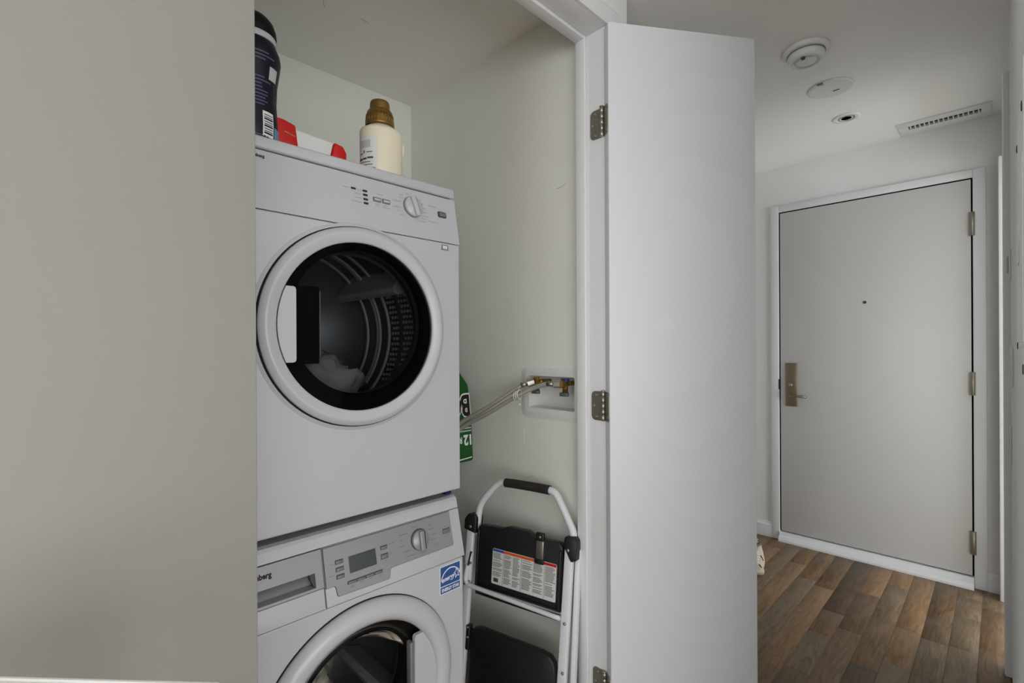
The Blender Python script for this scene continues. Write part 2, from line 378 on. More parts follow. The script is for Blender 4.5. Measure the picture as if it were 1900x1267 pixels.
# ------------------------------------------------------------------ entry door
d3 = struct(B().box(UE - 0.012, UE + 0.034, 0.1085, 1.0005, 0.062, 2.0905, 0.001).build('door_3', ENTRY), 'plain white entry door with a bronze lever lock')
fr = B()
fr.box(UE - 0.016, UE + 0.04, 0.052, 0.1015, 0, 2.14, 0.003); fr.box(UE - 0.016, UE + 0.04, 1.0085, 1.055, 0, 2.14, 0.003)
fr.box(UE - 0.016, UE + 0.04, 0.1015, 1.0085, 2.0985, 2.14, 0.003); fr.box(UE + 0.04, UE + 0.1, 0.09, 1.02, 0, 2.11)
fr.build('door_frame', TRIM, d3)
gst = B(); gst.box(UE - 0.004, UE + 0.03, 0.1015, 0.1085, 0.06, 2.0985); gst.box(UE - 0.004, UE + 0.03, 1.0005, 1.0085, 0.06, 2.0985); gst.box(UE - 0.004, UE + 0.03, 0.1085, 1.0005, 2.0905, 2.0985); gst.build('gap_shade_strip', VOID, d3)  # black filler putting the shade of the door gap into colour
th = B(); th.prism([(UE - 0.05, 0), (UE + 0.04, 0), (UE + 0.04, 0.055), (UE - 0.022, 0.055), (UE - 0.026, 0.034), (UE - 0.042, 0.030), (UE - 0.05, 0.012)], 0.1015, 1.0085, 'y'); 
th.build('threshold', TRIM, d3)
lk = B().box(UE - 0.021, UE - 0.012, 0.904, 0.972, 0.862, 1.135, 0.002).build('lock_plate', LOCK, d3)
lv = B(); lv.lathe([(0.019, -0.014), (0.019, 0), (0.011, 0.004)], (UE - 0.029, 0.938, 0.931), 'x', 20); lv.tube([(UE - 0.03, 0.938, 0.931), (UE - 0.055, 0.938, 0.931), (UE - 0.066, 0.930, 0.931), (UE - 0.068, 0.905, 0.931), (UE - 0.068, 0.842, 0.929)], 0.0075, 12); lv.build('lever', LOCK, lk)
cy = B(); cy.lathe([(0.011, 0), (0.011, -0.008), (0.008, -0.011), (0, -0.011)], (UE - 0.021, 0.940, 0.997), 'x', 20); cy.build('cylinder', STEEL, lk)
B().box(UE - 0.0165, UE - 0.009, 1.0030, 1.0115, 0.965, 1.030).build('strike_plate', BLACK, d3)
pe = B(); pe.lathe([(0.0085, 0), (0.0085, -0.003), (0.005, -0.004), (0.004, -0.001), (0, -0.001)], (UE - 0.012, 0.556, 1.492), 'x', 16); pe.build('peephole', MARKD, d3)
for z0, z1 in ((0.173, 0.291), (0.985, 1.104), (1.801, 1.922)):
    hb = B(); hb.lathe([(0.004, 0), (0.0085, 0.002), (0.0085, z1 - z0 - 0.002), (0.004, z1 - z0)], (UE - 0.024, 0.1035, z0), 'z', 14); hb.box(UE - 0.018, UE - 0.0125, 0.092, 0.116, z0, z1); hb.build('hinge', HINGE, d3)
def base_prof(o): return [(o, 0), (o, 0.082), (o - 0.004, 0.088), (o - 0.009, 0.094), (o - 0.012, 0.096), (o - 0.012, 0)]
bl = struct(B().prism([(UE, 0), (UE - 0.013, 0), (UE - 0.013, 0.078), (UE - 0.008, 0.086), (UE - 0.006, 0.096), (UE, 0.098)], 1.055, 1.5, 'y').build('baseboard_entry_left', TRIM))
br = struct(B().prism([(UE, 0), (UE - 0.013, 0), (UE - 0.013, 0.078), (UE - 0.008, 0.086), (UE - 0.006, 0.096), (UE, 0.098)], VR, 0.052, 'y').build('baseboard_entry_right', TRIM))
struct(B().box(3.335, 3.395, VR, 0.009, 0, 2.156, 0.003).build('trim_3', TRIM), 'narrow white casing strip next to the entry door')
ca = struct(B().prism([(2.60, VR), (2.60, -0.008), (2.612, -0.004), (2.655, -0.006), (2.665, -0.012), (2.668, VR)], 0, 2.26, 'z').build('trim_4', TRIM), 'tall white door casing standing proud of the right hall wall')

# ------------------------------------------------------------------ fittings on the right wall
bp_ = thing('breaker_panel', 'white metal breaker panel cover on the right hall wall at the picture edge', 'electrical panel', (1.2, VR, 1.25))
B().box(1.025, 1.42, VR, VR + 0.0015, 1.236, 1.66, 0.0005).build('cover', TRIM, bp_)
pd = B().box(1.03, 1.395, VR + 0.0015, VR + 0.003, 1.245, 1.522, 0.0006).build('panel_door', TRIM, bp_)
B().box(1.20, 1.24, VR + 0.003, VR + 0.0045, 1.38, 1.42, 0.0005).build('latch', PLAST, pd)
for x, z in ((1.08, 1.606), (1.40, 1.63), (1.40, 1.24)):
    sc = B(); sc.lathe([(0.008, 0), (0.008, 0.0012), (0.004, 0.0016), (0, 0.0008)], (x, VR + 0.0015, z), 'y', 12); sc.build('screw', MARKD, bp_)
def plate(name, label, cat, x, z0, z1, tog, group=None):
    t = thing(name, label, cat, (x, VR, z0), group)
    th_ = 0.002 if tog == 'none' else 0.006
    p = B().box(x - (0.055 if tog == 'none' else 0.037), x + 0.037, VR, VR + th_, z0, z1, th_ * 0.35).build('face_plate', PLAST, t)
    zc = (z0 + z1) / 2
    if tog == 'toggle': B().box(x - 0.016, x + 0.016, VR + 0.006, VR + 0.009, zc - 0.033, zc + 0.033, 0.001).build('rocker', PLAST, t)
    if tog == 'stat': B().box(x - 0.022, x + 0.022, VR + 0.006, VR + 0.012, zc - 0.025, zc + 0.03, 0.002).build('display', RINGG, t)
    if tog == 'outlet':
        for dz in (-0.02, 0.02): B().box(x - 0.014, x + 0.014, VR + 0.006, VR + 0.008, zc + dz - 0.014, zc + dz + 0.014, 0.001).build('socket', PLAST, t)
    if tog == 'none': B().lathe([(0.008, 0), (0.008, 0.001), (0.004, 0.0014), (0, 0.0006)], (x - 0.04, VR + 0.002, 1.204), 'y', 14).build('lock', MARKD, t)
    return t
plate('thermostat', 'small white thermostat on the right hall wall near the side door casing, uppermost wall plate', 'thermostat', 2.45, 1.469, 1.572, 'stat')
plate('light_switch', 'white light switch plate on the right hall wall at mid height', 'switch', 2.10, 1.115, 1.235, 'toggle')
plate('wall_switch', 'white switch plate below the other switch on the right hall wall', 'switch', 2.50, 0.813, 0.948, 'toggle')
plate('lock_box', 'small white plate with a round lock under the breaker panel cover', 'switch', 1.085, 1.178, 1.234, 'none')
plate('wall_outlet', 'white wall outlet plate low on the right hall wall', 'outlet', 1.46, 0.39, 0.51, 'outlet')

# ------------------------------------------------------------------ ceiling fittings in the hall
sm = thing('smoke_alarm', 'round white smoke alarm standing out from the hall ceiling', 'smoke alarm', (2.15, 0.532, ZC))
B().lathe([(0.080, 0), (0.080, -0.010), (0.074, -0.016), (0.066, -0.018)], (2.15, 0.532, ZC), 'z', 40).build('mounting_plate', PLAST, sm)
smb = B(); smb.lathe([(0.064, -0.018), (0.064, -0.036), (0.058, -0.046), (0.046, -0.050), (0.044, -0.044), (0.036, -0.042), (0.034, -0.049), (0.018, -0.052), (0.0, -0.052)], (2.15, 0.532, ZC), 'z', 40); smb.build('body', PLAST, sm)
g = B(); g.lathe([(0.0655, -0.019), (0.0655, -0.022)], (2.15, 0.532, ZC), 'z', 40); g.build('vent_slot', MARK, sm)
B().box(2.10, 2.116, 0.526, 0.538, ZC - 0.055, ZC - 0.043, 0.002).build('test_button', MARKD, sm)
sp = thing('sprinkler_cover', 'flat round white sprinkler cover plate on the hall ceiling', 'sprinkler', (2.545, 0.535, ZC))
B().lathe([(0.088, 0), (0.088, -0.004), (0.080, -0.008), (0.074, -0.007), (0.066, -0.0055), (0, -0.0055)], (2.545, 0.535, ZC), 'z', 44).build('cover_plate', PLAST, sp)
B().box(2.46, 2.478, 0.545, 0.548 + 0.02, ZC - 0.0075, ZC - 0.005).build('slot', MARKD, sp)
B().box(2.57, 2.574, 0.505, 0.53, ZC - 0.0075, ZC - 0.005).build('slot', MARKD, sp)
rl = thing('recessed_light', 'small round recessed ceiling light, unlit, in front of the vent', 'ceiling light', (2.935, 0.548, ZC))
B().lathe([(0.060, 0), (0.060, -0.003), (0.052, -0.006), (0.038, -0.005), (0.034, -0.002), (0.034, 0.0), ], (2.935, 0.548, ZC), 'z', 36, cap1=False).build('trim_ring', PLAST, rl)
B().lathe([(0.034, -0.0035), (0.022, -0.0035)], (2.935, 0.548, ZC), 'z', 30, cap0=False, cap1=False).build('reflector', PLAST, rl)
B().lathe([(0.022, -0.0037), (0.0, -0.0037)], (2.935, 0.548, ZC), 'z', 30).build('lens', DARK, rl)
B().lathe([(0.034, -0.0025), (0.034, -0.0055), (0.0305, -0.006), (0.0305, -0.0025)], (2.935, 0.548, ZC), 'z', 30).build('bezel', STEEL, rl)
av = thing('air_vent', 'long white slot air vent on the ceiling above the entry door', 'vent', (3.32, 0.2, ZC))
vf = B(); vf.box(3.23, 3.277, 0.03, 0.38, ZC - 0.007, ZC, 0.001); vf.box(3.327, 3.41, 0.03, 0.38, ZC - 0.007, ZC, 0.001)
vf.box(3.277, 3.327, 0.03, 0.065, ZC - 0.007, ZC); vf.box(3.277, 3.327, 0.342, 0.38, ZC - 0.007, ZC); vf.build('frame', PLAST, av)
B().box(3.225, 3.24, 0.026, 0.384, ZC - 0.010, ZC, 0.002).build('lip', PLAST, av)
B().box(3.277, 3.327, 0.065, 0.342, ZC - 0.0016, ZC - 0.0004).build('duct', DARK, av)
for k in range(15):
    v = 0.065 + (k + 0.5) * 0.277 / 15
    B().box(3.279, 3.325, v - 0.0024, v + 0.0024, ZC - 0.0069, ZC - 0.0016).build('blade', PLAST, av)
B().box(3.298, 3.325, 0.065, 0.342, ZC - 0.0065, ZC - 0.0045).build('damper', MARK, av)

# ------------------------------------------------------------------ dryer
X0, X1, YB = 0.267, 0.860, 1.63
def prism_ring(b, prof, c, n=72): b.lathe(prof, c, 'y', n, cap0=False, cap1=False); return b
def seg_plate(b, cx, cz, r, xcut, z0, z1, y0, y1, side, n=24, rc=0.006):
    """part of a disc cut off by the vertical line x = xcut, between heights z0 and z1"""
    pts = []
    a0 = math.asin((z0 - cz) / r); a1 = math.asin((z1 - cz) / r)
    for k in range(n + 1):
        a = a0 + (a1 - a0) * k / n
        pts.append((cx + side * r * math.cos(a), cz + r * math.sin(a)))
    pts += [(xcut + side * rc, z1), (xcut + side * rc * 0.3, z1 - rc * 0.3), (xcut, z1 - rc), (xcut, z0 + rc), (xcut + side * rc * 0.3, z0 + rc * 0.3), (xcut + side * rc, z0)]
    b.prism(pts, y0, y1, 'y'); return b

dz = thing('clothes_dryer', 'white front-loading clothes dryer stacked on top of the washer', 'dryer', ((X0 + X1) / 2, 1.35, 0.823))
cb = B(); cb.box(X0, X0 + 0.012, 1.098, YB, 0.847, 1.66); cb.box(X1 - 0.012, X1, 1.098, YB, 0.847, 1.66); cb.box(X0, X1, YB - 0.01, YB, 0.847, 1.66); cb.box(X0, X1, 1.086, YB, 0.847, 0.86)
cb.build('cabinet', APPL, dz)
for x in (X0 + 0.06, X1 - 0.06):
    for y in (1.16, 1.56):
        B().lathe([(0.02, 0), (0.02, 0.0245)], (x, y, 0.8228), 'z', 16).build('foot', BLACK, dz)
fp = B(); disc_plate(fp, X0, X1, 0.847, 1.5265, 0.5615, 1.291, 0.203, 1.07, 1.098); fpo = fp.build('front_panel', APPL, dz)
bv = fpo.modifiers.new('edge', 'BEVEL'); bv.width = 0.004; bv.segments = 2; bv.limit_method = 'ANGLE'; bv.angle_limit = math.radians(60)
B().prism([(1.0700, 1.5276), (1.0705, 1.5282), (1.094, 1.6565), (1.098, 1.6585), (1.17, 1.6585), (1.17, 1.5276)], X0 - 0.001, X1 + 0.001, 'x').build('control_panel', APPL, dz)
B().box(X0 - 0.003, X1 + 0.003, 1.094, YB, 1.6615, 1.6885, 0.006, 3).build('top_panel', APPL, dz)
B().box(X0 + 0.006, X1 - 0.006, 1.104, 1.11, 1.6575, 1.6625).build('top_gap', MARKD, dz)
def dfas(p): return Vector((p.x, 1.0695 + 0.1825 * (p.z - 1.53) + p.y, p.z))        # y<0 comes out of the sloping control panel
for x in (0.5525, 0.5825): B(dfas).box(x - 0.0055, x + 0.0055, -0.0012, 0.002, 1.619, 1.6232).build('indicator', BLACK, dz)
for z in (1.611, 1.600, 1.590): B(dfas).box(0.577, 0.588, -0.0012, 0.002, z - 0.0021, z + 0.0021).build('indicator', BLACK, dz)
for x in (0.6135, 0.6385):
    bt = B(dfas).box(x - 0.0105, x + 0.0105, -0.002, 0.002, 1.6005, 1.6115, 0.001).build('button', BTN, dz)
    B(dfas).box(x - 0.008, x + 0.008, -0.0032, 0.0, 1.603, 1.6085, 0.0008).build('key_cap', APPL, bt)
B(dfas).prism([(0.799, 1.5975), (0.822, 1.5975), (0.824, 1.600), (0.824, 1.611), (0.822, 1.6135), (0.799, 1.6135), (0.797, 1.611), (0.797, 1.600)], -0.0015, 0.002, 'y').build('power_button', MARKD, dz)
B(dfas).box(0.8005, 0.8205, -0.004, 0.0, 1.6, 1.611, 0.0015).build('key_cap', BTN, dz)
def dial(parent, tf, c, r, ang, body, slot, ring):
    B(tf).lathe([(r + 0.0012, 0.001), (r + 0.0012, -0.0012)], c, 'y', 36).build('dial_seam', ring, parent)
    k = B(tf); k.lathe([(r, 0), (r, -0.008), (r * 0.94, -0.0105), (0, -0.0105)], c, 'y', 36); ko = k.build('dial', body, parent)
    ca_, sa = math.cos(ang), math.sin(ang)
    def rot(p):
        q = Vector((c[0] + (p.x * ca_ - p.z * sa), c[1] + p.y, c[2] + (p.x * sa + p.z * ca_))); return tf(q)
    B(rot).box(-0.0065, 0.0065, -0.019, -0.009, -r * 0.96, r * 0.96, 0.002).build('grip_bar', body, ko)
    B(rot).box(0.0068, 0.0088, -0.0175, -0.0100, -r * 0.80, r * 0.90).build('grip_groove', slot, ko)
    return ko
dial(dz, dfas, (0.7165, 0, 1.6085), 0.0265, math.radians(14), APPL, MARK, MARK)
pm = B(dfas)
def marks(b, items, t=0.00015):
    for x, z, wd, hh in items: b.box(x, x + wd, -t, 0.0005, z - hh / 2, z + hh / 2)
marks(pm, [(0.526, 1.6212, 0.017, 0.0018), (0.562, 1.6212, 0.013, 0.0018), (0.556, 1.611, 0.016, 0.0016), (0.554, 1.601, 0.018, 0.0016), (0.545, 1.5905, 0.027, 0.0016),
           (0.615, 1.6215, 0.016, 0.0016), (0.609, 1.595, 0.009, 0.0016), (0.609, 1.591, 0.009, 0.0016), (0.632, 1.595, 0.010, 0.0016), (0.628, 1.590, 0.020, 0.0016),
           (0.659, 1.6165, 0.024, 0.0022), (0.678, 1.628, 0.012, 0.0018), (0.668, 1.602, 0.013, 0.002), (0.657, 1.6, 0.024, 0.0022), (0.668, 1.591, 0.012, 0.0016), (0.677, 1.581, 0.010, 0.0016),
           (0.700, 1.641, 0.010, 0.002), (0.680, 1.635, 0.010, 0.0016), (0.728, 1.633, 0.016, 0.002), (0.738, 1.624, 0.014, 0.0016), (0.769, 1.624, 0.026, 0.002), (0.745, 1.612, 0.014, 0.0016),
           (0.747, 1.601, 0.014, 0.0016), (0.746, 1.591, 0.016, 0.0016), (0.740, 1.583, 0.018, 0.0016), (0.728, 1.575, 0.026, 0.002), (0.765, 1.58, 0.028, 0.0026)])
pm.build('printed_legend', MARKL, dz)['kind'] = 'stuff'
text('brand_badge', 'Blomberg', 0.0086, MARKD, dz, lambda p: dfas(Vector((0.3555 + p.x, -0.0006 - p.z, 1.6405 + p.y))), 0.0003, 0.0004, align='RIGHT')
# little book symbol
ic = B(); ic.prism([(0.797, 1.506), (0.822, 1.506), (0.820, 1.521), (0.799, 1.521)], 1.0692, 1.0705, 'y'); ico = ic.build('manual_symbol', MARK, dz)
B().box(0.803, 0.8085, 1.0686, 1.0694, 1.510, 1.518).build('symbol_page', WHITE, ico); B().box(0.8105, 0.816, 1.0686, 1.0694, 1.510, 1.518).build('symbol_page', WHITE, ico)
# door
DC = (0.5615, 0, 1.291)
B().lathe([(0.2425, 1.0702), (0.2415, 1.0685), (0.22, 1.0685)], DC, 'y', 80, cap0=False, cap1=False).build('panel_emboss', APPL, dz)
B().lathe([(0.2345, 1.071), (0.2335, 1.062), (0.20, 1.062), (0.20, 1.071)], DC, 'y', 80, cap0=False, cap1=False).build('door_gap_ring', GASK, dz)  # black ring filling the gap behind the door ring
dr = B().lathe([(0.196, 1.066), (0.1955, 1.056), (0.1965, 1.0535), (0.200, 1.0515), (0.2135, 1.0478), (0.2175, 1.0472), (0.2205, 1.0482), (0.2285, 1.0535), (0.2310, 1.0570), (0.2315, 1.062), (0.228, 1.066)], DC, 'y', 96, cap0=False, cap1=False).build('door_ring', APPL, dz)
gl = B(); gl.lathe([(0.1955, 1.0585), (0.12, 1.0570), (0.0, 1.0565)], DC, 'y', 72, cap0=False); gl.build('glass', GLASSD, dr)
hs = B(); seg_plate(hs, 0.5615, 1.291, 0.1945, 0.405, 1.211, 1.372, 1.052, 1.0562, -1); hs.build('handle_plate', APPL, dr)
hr = B(); hr.box(0.404, 0.457, 1.0566, 1.0745, 1.207, 1.376, 0.003); hr.build('handle_recess', VOID, dr)
B().box(0.456, 0.4585, 1.054, 1.0575, 1.222, 1.366, 0.001).build('recess_edge', MARKD, dr)
# black band behind the glass, bowl, drum
bnd = B().lathe([(0.205, 1.0655), (0.172, 1.0665), (0.170, 1.08), (0.176, 1.10)], (0.5615, 0, 1.291), 'y', 64, cap0=False, cap1=False)
for v in bnd.bm.verts:
    if math.hypot(v.co.x - 0.5615, v.co.z - 1.291) < 0.19: v.co.x += 0.008; v.co.z += 0.012      # the clear window sits high in the glass
bnd.build('window_band', VOID, dr)
B().lathe([(0.178, 1.095), (0.184, 1.105), (0.180, 1.12), (0.171, 1.118), (0.171, 1.10)], (0.5695, 0, 1.303), 'y', 64, cap0=False, cap1=False).build('drum_lip', MARKD, dz)
du = B(); du.lathe([(0.182, 1.125), (0.265, 1.165), (0.27, 1.30), (0.262, 1.305), (0.262, 1.325), (0.27, 1.33), (0.27, 1.54), (0.0, 1.56)], (0.5635, 0, 1.285), 'y', 64, cap0=False, cap1=False); duo = du.build('drum', DRUM, dz)
for k in range(3):
    a = math.radians(35 + 120 * k); b = B(lambda p, a=a: Vector((0.5635 + math.cos(a) * p.x - math.sin(a) * p.z, p.y, 1.285 + math.sin(a) * p.x + math.cos(a) * p.z)))
    b.prism([(0.27, -0.04), (0.20, -0.012), (0.195, 0), (0.20, 0.012), (0.27, 0.04)], 1.19, 1.53, 'y'); b.build('drum_paddle', DRUMW, duo)
pf = B()
for i in range(8):
    for j in range(17):
        v = 1.245 + i * 0.0165 + (j % 2) * 0.008; a = math.radians(-32 + j * 3.6)
        c = Vector((0.5635 + 0.2665 * math.cos(a), v, 1.285 + 0.2665 * math.sin(a))); nrm = Vector((-math.cos(a), 0, -math.sin(a)))
        pf.tube([c, c + nrm * 0.004], 0.0048, 6)
po = pf.build('drum_perforation', DRUMW, duo)
for v, rr_ in ((1.385, 0.262), (1.43, 0.256), (1.455, 0.262), (1.50, 0.25)):
    pts = [(rr_ + 0.005 * math.cos(2 * PI * k / 8), v + 0.007 * math.sin(2 * PI * k / 8)) for k in range(9)]
    B().lathe(pts, (0.5635, 0, 1.285), 'y', 64, cap0=False, cap1=False).build('drum_rib', DRUMW, duo)
po['kind'] = 'stuff'

def crumple(name, c, sx, sy, sz, m, seed, sub=4, amp=0.35):
    t = bmesh.new(); bmesh.ops.create_icosphere(t, subdivisions=sub, radius=1)
    from mathutils import noise
    for v in t.verts:
        p = v.co.copy(); k = 1 + amp * noise.noise(p * 2.1 + Vector((seed, 0, 0))) + amp * 0.5 * noise.noise(p * 5.3 + Vector((0, seed, 0))) + amp * 0.22 * abs(noise.noise(p * 11 + Vector((0, 0, seed))))
        p *= k; v.co = Vector((c[0] + p.x * sx, c[1] + p.y * sy, c[2] + max(p.z, -0.6) * sz))
    b = B(); b.merge(t, True); return b.build(name, m)
o = crumple('towel', (0.535, 1.27, 1.125), 0.115, 0.07, 0.09, CLOTHG, 3.0, 4, 0.5)
o['label'] = 'grey cloth lying in the dark drum of the dryer behind its glass'; o['category'] = 'laundry'

# ------------------------------------------------------------------ washer
wz = thing('washing_machine', 'white front-loading washing machine with a silver control panel under the dryer', 'washing machine', ((X0 + X1) / 2, 1.35, 0))
cb = B(); cb.box(X0, X0 + 0.012, 1.097, YB, 0.012, 0.80); cb.box(X1 - 0.012, X1, 1.097, YB, 0.012, 0.80); cb.box(X0, X1, YB - 0.01, YB, 0.012, 0.80); cb.box(X0, X1, 1.08, YB, 0.012, 0.03); cb.build('cabinet', APPL, wz)
for x in (X0 + 0.06, X1 - 0.06):
    for y in (1.14, 1.56): B().lathe([(0.022, 0), (0.022, 0.013)], (x, y, 0.0), 'z', 16).build('foot', BLACK, wz)
fp = B(); disc_plate(fp, X0, X1, 0.012, 0.661, 0.5615, 0.398, 0.21, 1.06, 1.097); fpo = fp.build('front_panel', APPL, wz)
bv = fpo.modifiers.new('edge', 'BEVEL'); bv.width = 0.004; bv.segments = 2; bv.limit_method = 'ANGLE'; bv.angle_limit = math.radians(60)
def wfas(p): return Vector((p.x, 1.055 + 0.236 * (p.z - 0.663) + p.y, p.z))
B().prism([(1.0865, 0.7905), (1.0915, 0.812), (1.096, 0.819), (1.106, 0.8225), (YB, 0.8225), (YB, 0.7905)], X0 - 0.002, X1 + 0.002, 'x').build('top_panel', APPL, wz)
B().box(X0 + 0.006, X1 - 0.004, 1.098, 1.104, 0.786, 0.792).build('top_gap', MARKD, wz)
DV = 0.4695
# white fascia: sloping slab to the right of the drawer
B(wfas).prism([(DV + 0.0015, 0.6645), (X1 + 0.002, 0.6645), (X1 + 0.002, 0.7885), (DV + 0.0015, 0.7885)], 0.0, 0.04, 'y', 0.0012).build('control_fascia', APPL, wz)
B(wfas).box(DV - 0.0015, DV + 0.0015, 0.006, 0.03, 0.664, 0.788).build('drawer_gap', GASK, wz)
# silver panel with a stepped lower edge
sil = [(0.4725, 0.7872), (0.828, 0.7872), (0.8285, 0.7045), (0.826, 0.7015), (0.637, 0.7005), (0.6325, 0.698), (0.6285, 0.681), (0.6235, 0.678), (0.4995, 0.681), (0.4965, 0.6845), (0.4945, 0.701), (0.491, 0.7045), (0.4725, 0.7045)]
sp_ = B(wfas).prism(sil, -0.0022, 0.002, 'y').build('silver_panel', SILV, wz)
so = B(wfas)
c_ = Vector((0.62, 0.745))
so.prism([((p[0] - c_.x) * 1.0 + c_.x + (0.0012 if p[0] > c_.x else -0.0012), p[1] - 0.0013 if p[1] < 0.75 else p[1] + 0.0008) for p in sil], -0.0008, 0.002, 'y'); so.build('panel_shadow_gap', MARKD, sp_)
B(wfas).box(0.5295, 0.5985, -0.0034, -0.001, 0.7195, 0.7555, 0.001).build('display_bezel', MARKD, sp_)
B(wfas).box(0.5325, 0.5955, -0.0042, -0.002, 0.7225, 0.7525).build('display', LCD, sp_)
def wbutton(x0, x1, z0, z1):
    B(wfas).box(x0 - 0.0014, x1 + 0.0014, -0.0030, -0.001, z0 - 0.0014, z1 + 0.0014, 0.0012).build('button_seam', MARKD, sp_)
    return B(wfas).box(x0, x1, -0.0055, -0.002, z0, z1, 0.0014).build('button', BTN, sp_)
for z in (0.7515, 0.736, 0.7205): wbutton(0.498, 0.5155, z - 0.0035, z + 0.0035)
wbutton(0.6125, 0.630, 0.7475, 0.7545); wbutton(0.612, 0.630, 0.7265, 0.736)
for k in range(4): wbutton(0.5225 + k * 0.0225, 0.5425 + k * 0.0225, 0.6985, 0.7035)
wbutton(0.8, 0.822, 0.737, 0.747)
dial(sp_, lambda p: wfas(Vector((p.x, p.y - 0.0024, p.z))), (0.7235, 0, 0.743), 0.0245, math.radians(-2), SILV, GASK, MARKD)
pm = B(wfas)
marks(pm, [(0.634, 0.7545, 0.018, 0.0018), (0.634, 0.736, 0.005, 0.0018), (0.634, 0.732, 0.007, 0.0018), (0.620, 0.7205, 0.008, 0.0016), (0.487, 0.749, 0.007, 0.0014), (0.480, 0.726, 0.012, 0.0014),
           (0.527, 0.692, 0.010, 0.0014), (0.527, 0.689, 0.010, 0.0014), (0.552, 0.694, 0.008, 0.0014), (0.576, 0.694, 0.010, 0.0014), (0.598, 0.694, 0.011, 0.0014), (0.598, 0.6905, 0.010, 0.0014),
           (0.665, 0.7655, 0.027, 0.0026), (0.665, 0.754, 0.013, 0.0024), (0.665, 0.739, 0.017, 0.0022), (0.672, 0.725, 0.020, 0.0026), (0.680, 0.7115, 0.026, 0.0022), (0.704, 0.775, 0.020, 0.0022),
           (0.755, 0.769, 0.013, 0.0024), (0.754, 0.758, 0.018, 0.0026), (0.761, 0.744, 0.017, 0.0024), (0.757, 0.731, 0.018, 0.002), (0.763, 0.718, 0.014, 0.0022), (0.722, 0.709, 0.018, 0.0018), (0.803, 0.7535, 0.013, 0.0014)], 0.0024)
pm.build('printed_legend', MARK, sp_)['kind'] = 'stuff'
# detergent drawer
dwh = B(wfas).box(X0, DV - 0.0015, 0.0, 0.04, 0.6645, 0.7065, 0.001).build('drawer', APPL, wz)
dd = B(wfas); dd.box(X0, 0.29, -0.001, 0.03, 0.7085, 0.7885); dd.box(0.29, 0.4505, -0.001, 0.03, 0.7435, 0.7885); dd.box(0.4505, DV - 0.0015, -0.001, 0.03, 0.7085, 0.7885); dd.box(0.29, 0.4505, -0.001, 0.03, 0.7085, 0.7135)
dd.build('drawer_front', SILV, dwh)
sc_ = B(wfas); n = 8
prf = [(0.001 + 0.022 * math.sin(PI / 2 * k / n), 0.7435 - 0.030 * (1 - math.cos(PI / 2 * k / n))) for k in range(n + 1)]
rr = [[sc_.bm.verts.new((x, y, z)) for (y, z) in prf] for x in (0.29, 0.4505)]
for k in range(n): f = sc_.bm.faces.new([rr[0][k], rr[1][k], rr[1][k + 1], rr[0][k + 1]]); f.smooth = True
sc_.build('drawer_grip', SILVD, dwh)
eb = B(wfas); eb.prism([(0.4505, 0.7135), (0.4505, 0.7435), (0.4395, 0.7435), (0.4425, 0.728), (0.4475, 0.7165)], 0.0035, 0.018, 'y'); eb.build('grip_end', MARKD, dwh)
B(wfas).box(X0, DV - 0.0015, 0.003, 0.02, 0.7063, 0.7087).build('drawer_seam', MARKD, dwh)
text('brand_badge', 'Blomberg', 0.0150, GASK, dwh, lambda p: wfas(Vector((0.3615 + p.x, -0.0014 - p.z, 0.7645 + p.y))), 0.0003, 0.0006, align='RIGHT', xs=0.9)
# energy label
def st(p): return Vector((p.x, 1.0597 - p.y, p.z))
sk = B(st).box(0.780, 0.849, 0, 0.0005, 0.5795, 0.654).build('energy_label', WHITE, wz)
B(st).box(0.7818, 0.8472, 0.0003, 0.0008, 0.6005, 0.6522).build('blue_field', EBLUE, sk); B(st).box(0.7818, 0.8472, 0.0003, 0.0008, 0.5812, 0.5985).build('blue_band', EBLUE, sk)
ar = B(st)
for k in range(22):
    a0 = math.radians(172 - k * 7.0); a1 = math.radians(172 - (k + 1) * 7.0); c = (0.8165, 0.6105)
    q = [(c[0] + r * math.cos(a) * 0.98, c[1] + r * 1.02 * math.sin(a)) for r, a in ((0.0315, a0), (0.0315, a1), (0.0342, a1), (0.0342, a0))]
    ar.prism(q, 0.0008, 0.0011, 'y')
ar.build('arc', WHITE, sk)
sb = B(st); c = (0.8365, 0.6235)
pts = []
for k in range(10):
    r = 0.0118 if k % 2 == 0 else 0.0050; a = math.radians(90 + 36 * k + 10); pts.append((c[0] + r * math.cos(a) * 0.85, c[1] + r * 1.25 * math.sin(a)))
for k in range(10):
    p, q = Vector(pts[k] + (0,)), Vector(pts[(k + 1) % 10] + (0,)); nn = Vector((-(q - p).y, (q - p).x, 0)).normalized() * 0.0008
    sb.prism([(p + nn)[:2], (q + nn)[:2], (q - nn)[:2], (p - nn)[:2]], 0.0008, 0.0011, 'y')
sb.build('star_outline', WHITE, sk)
text('script_word', 'energy', 0.0185, WHITE, sk, lambda p: st(Vector((0.7845 + p.x, 0.0010 + p.z, 0.6105 + p.y + p.x * 0.10))), 0.0002, 0.0003, shear=0.45, xs=0.86)
text('caption', 'ENERGY STAR', 0.0125, WHITE, sk, lambda p: st(Vector((0.8145 + p.x, 0.0010 + p.z, 0.5855 + p.y))), 0.0002, 0.0003, align='CENTER', xs=0.73)
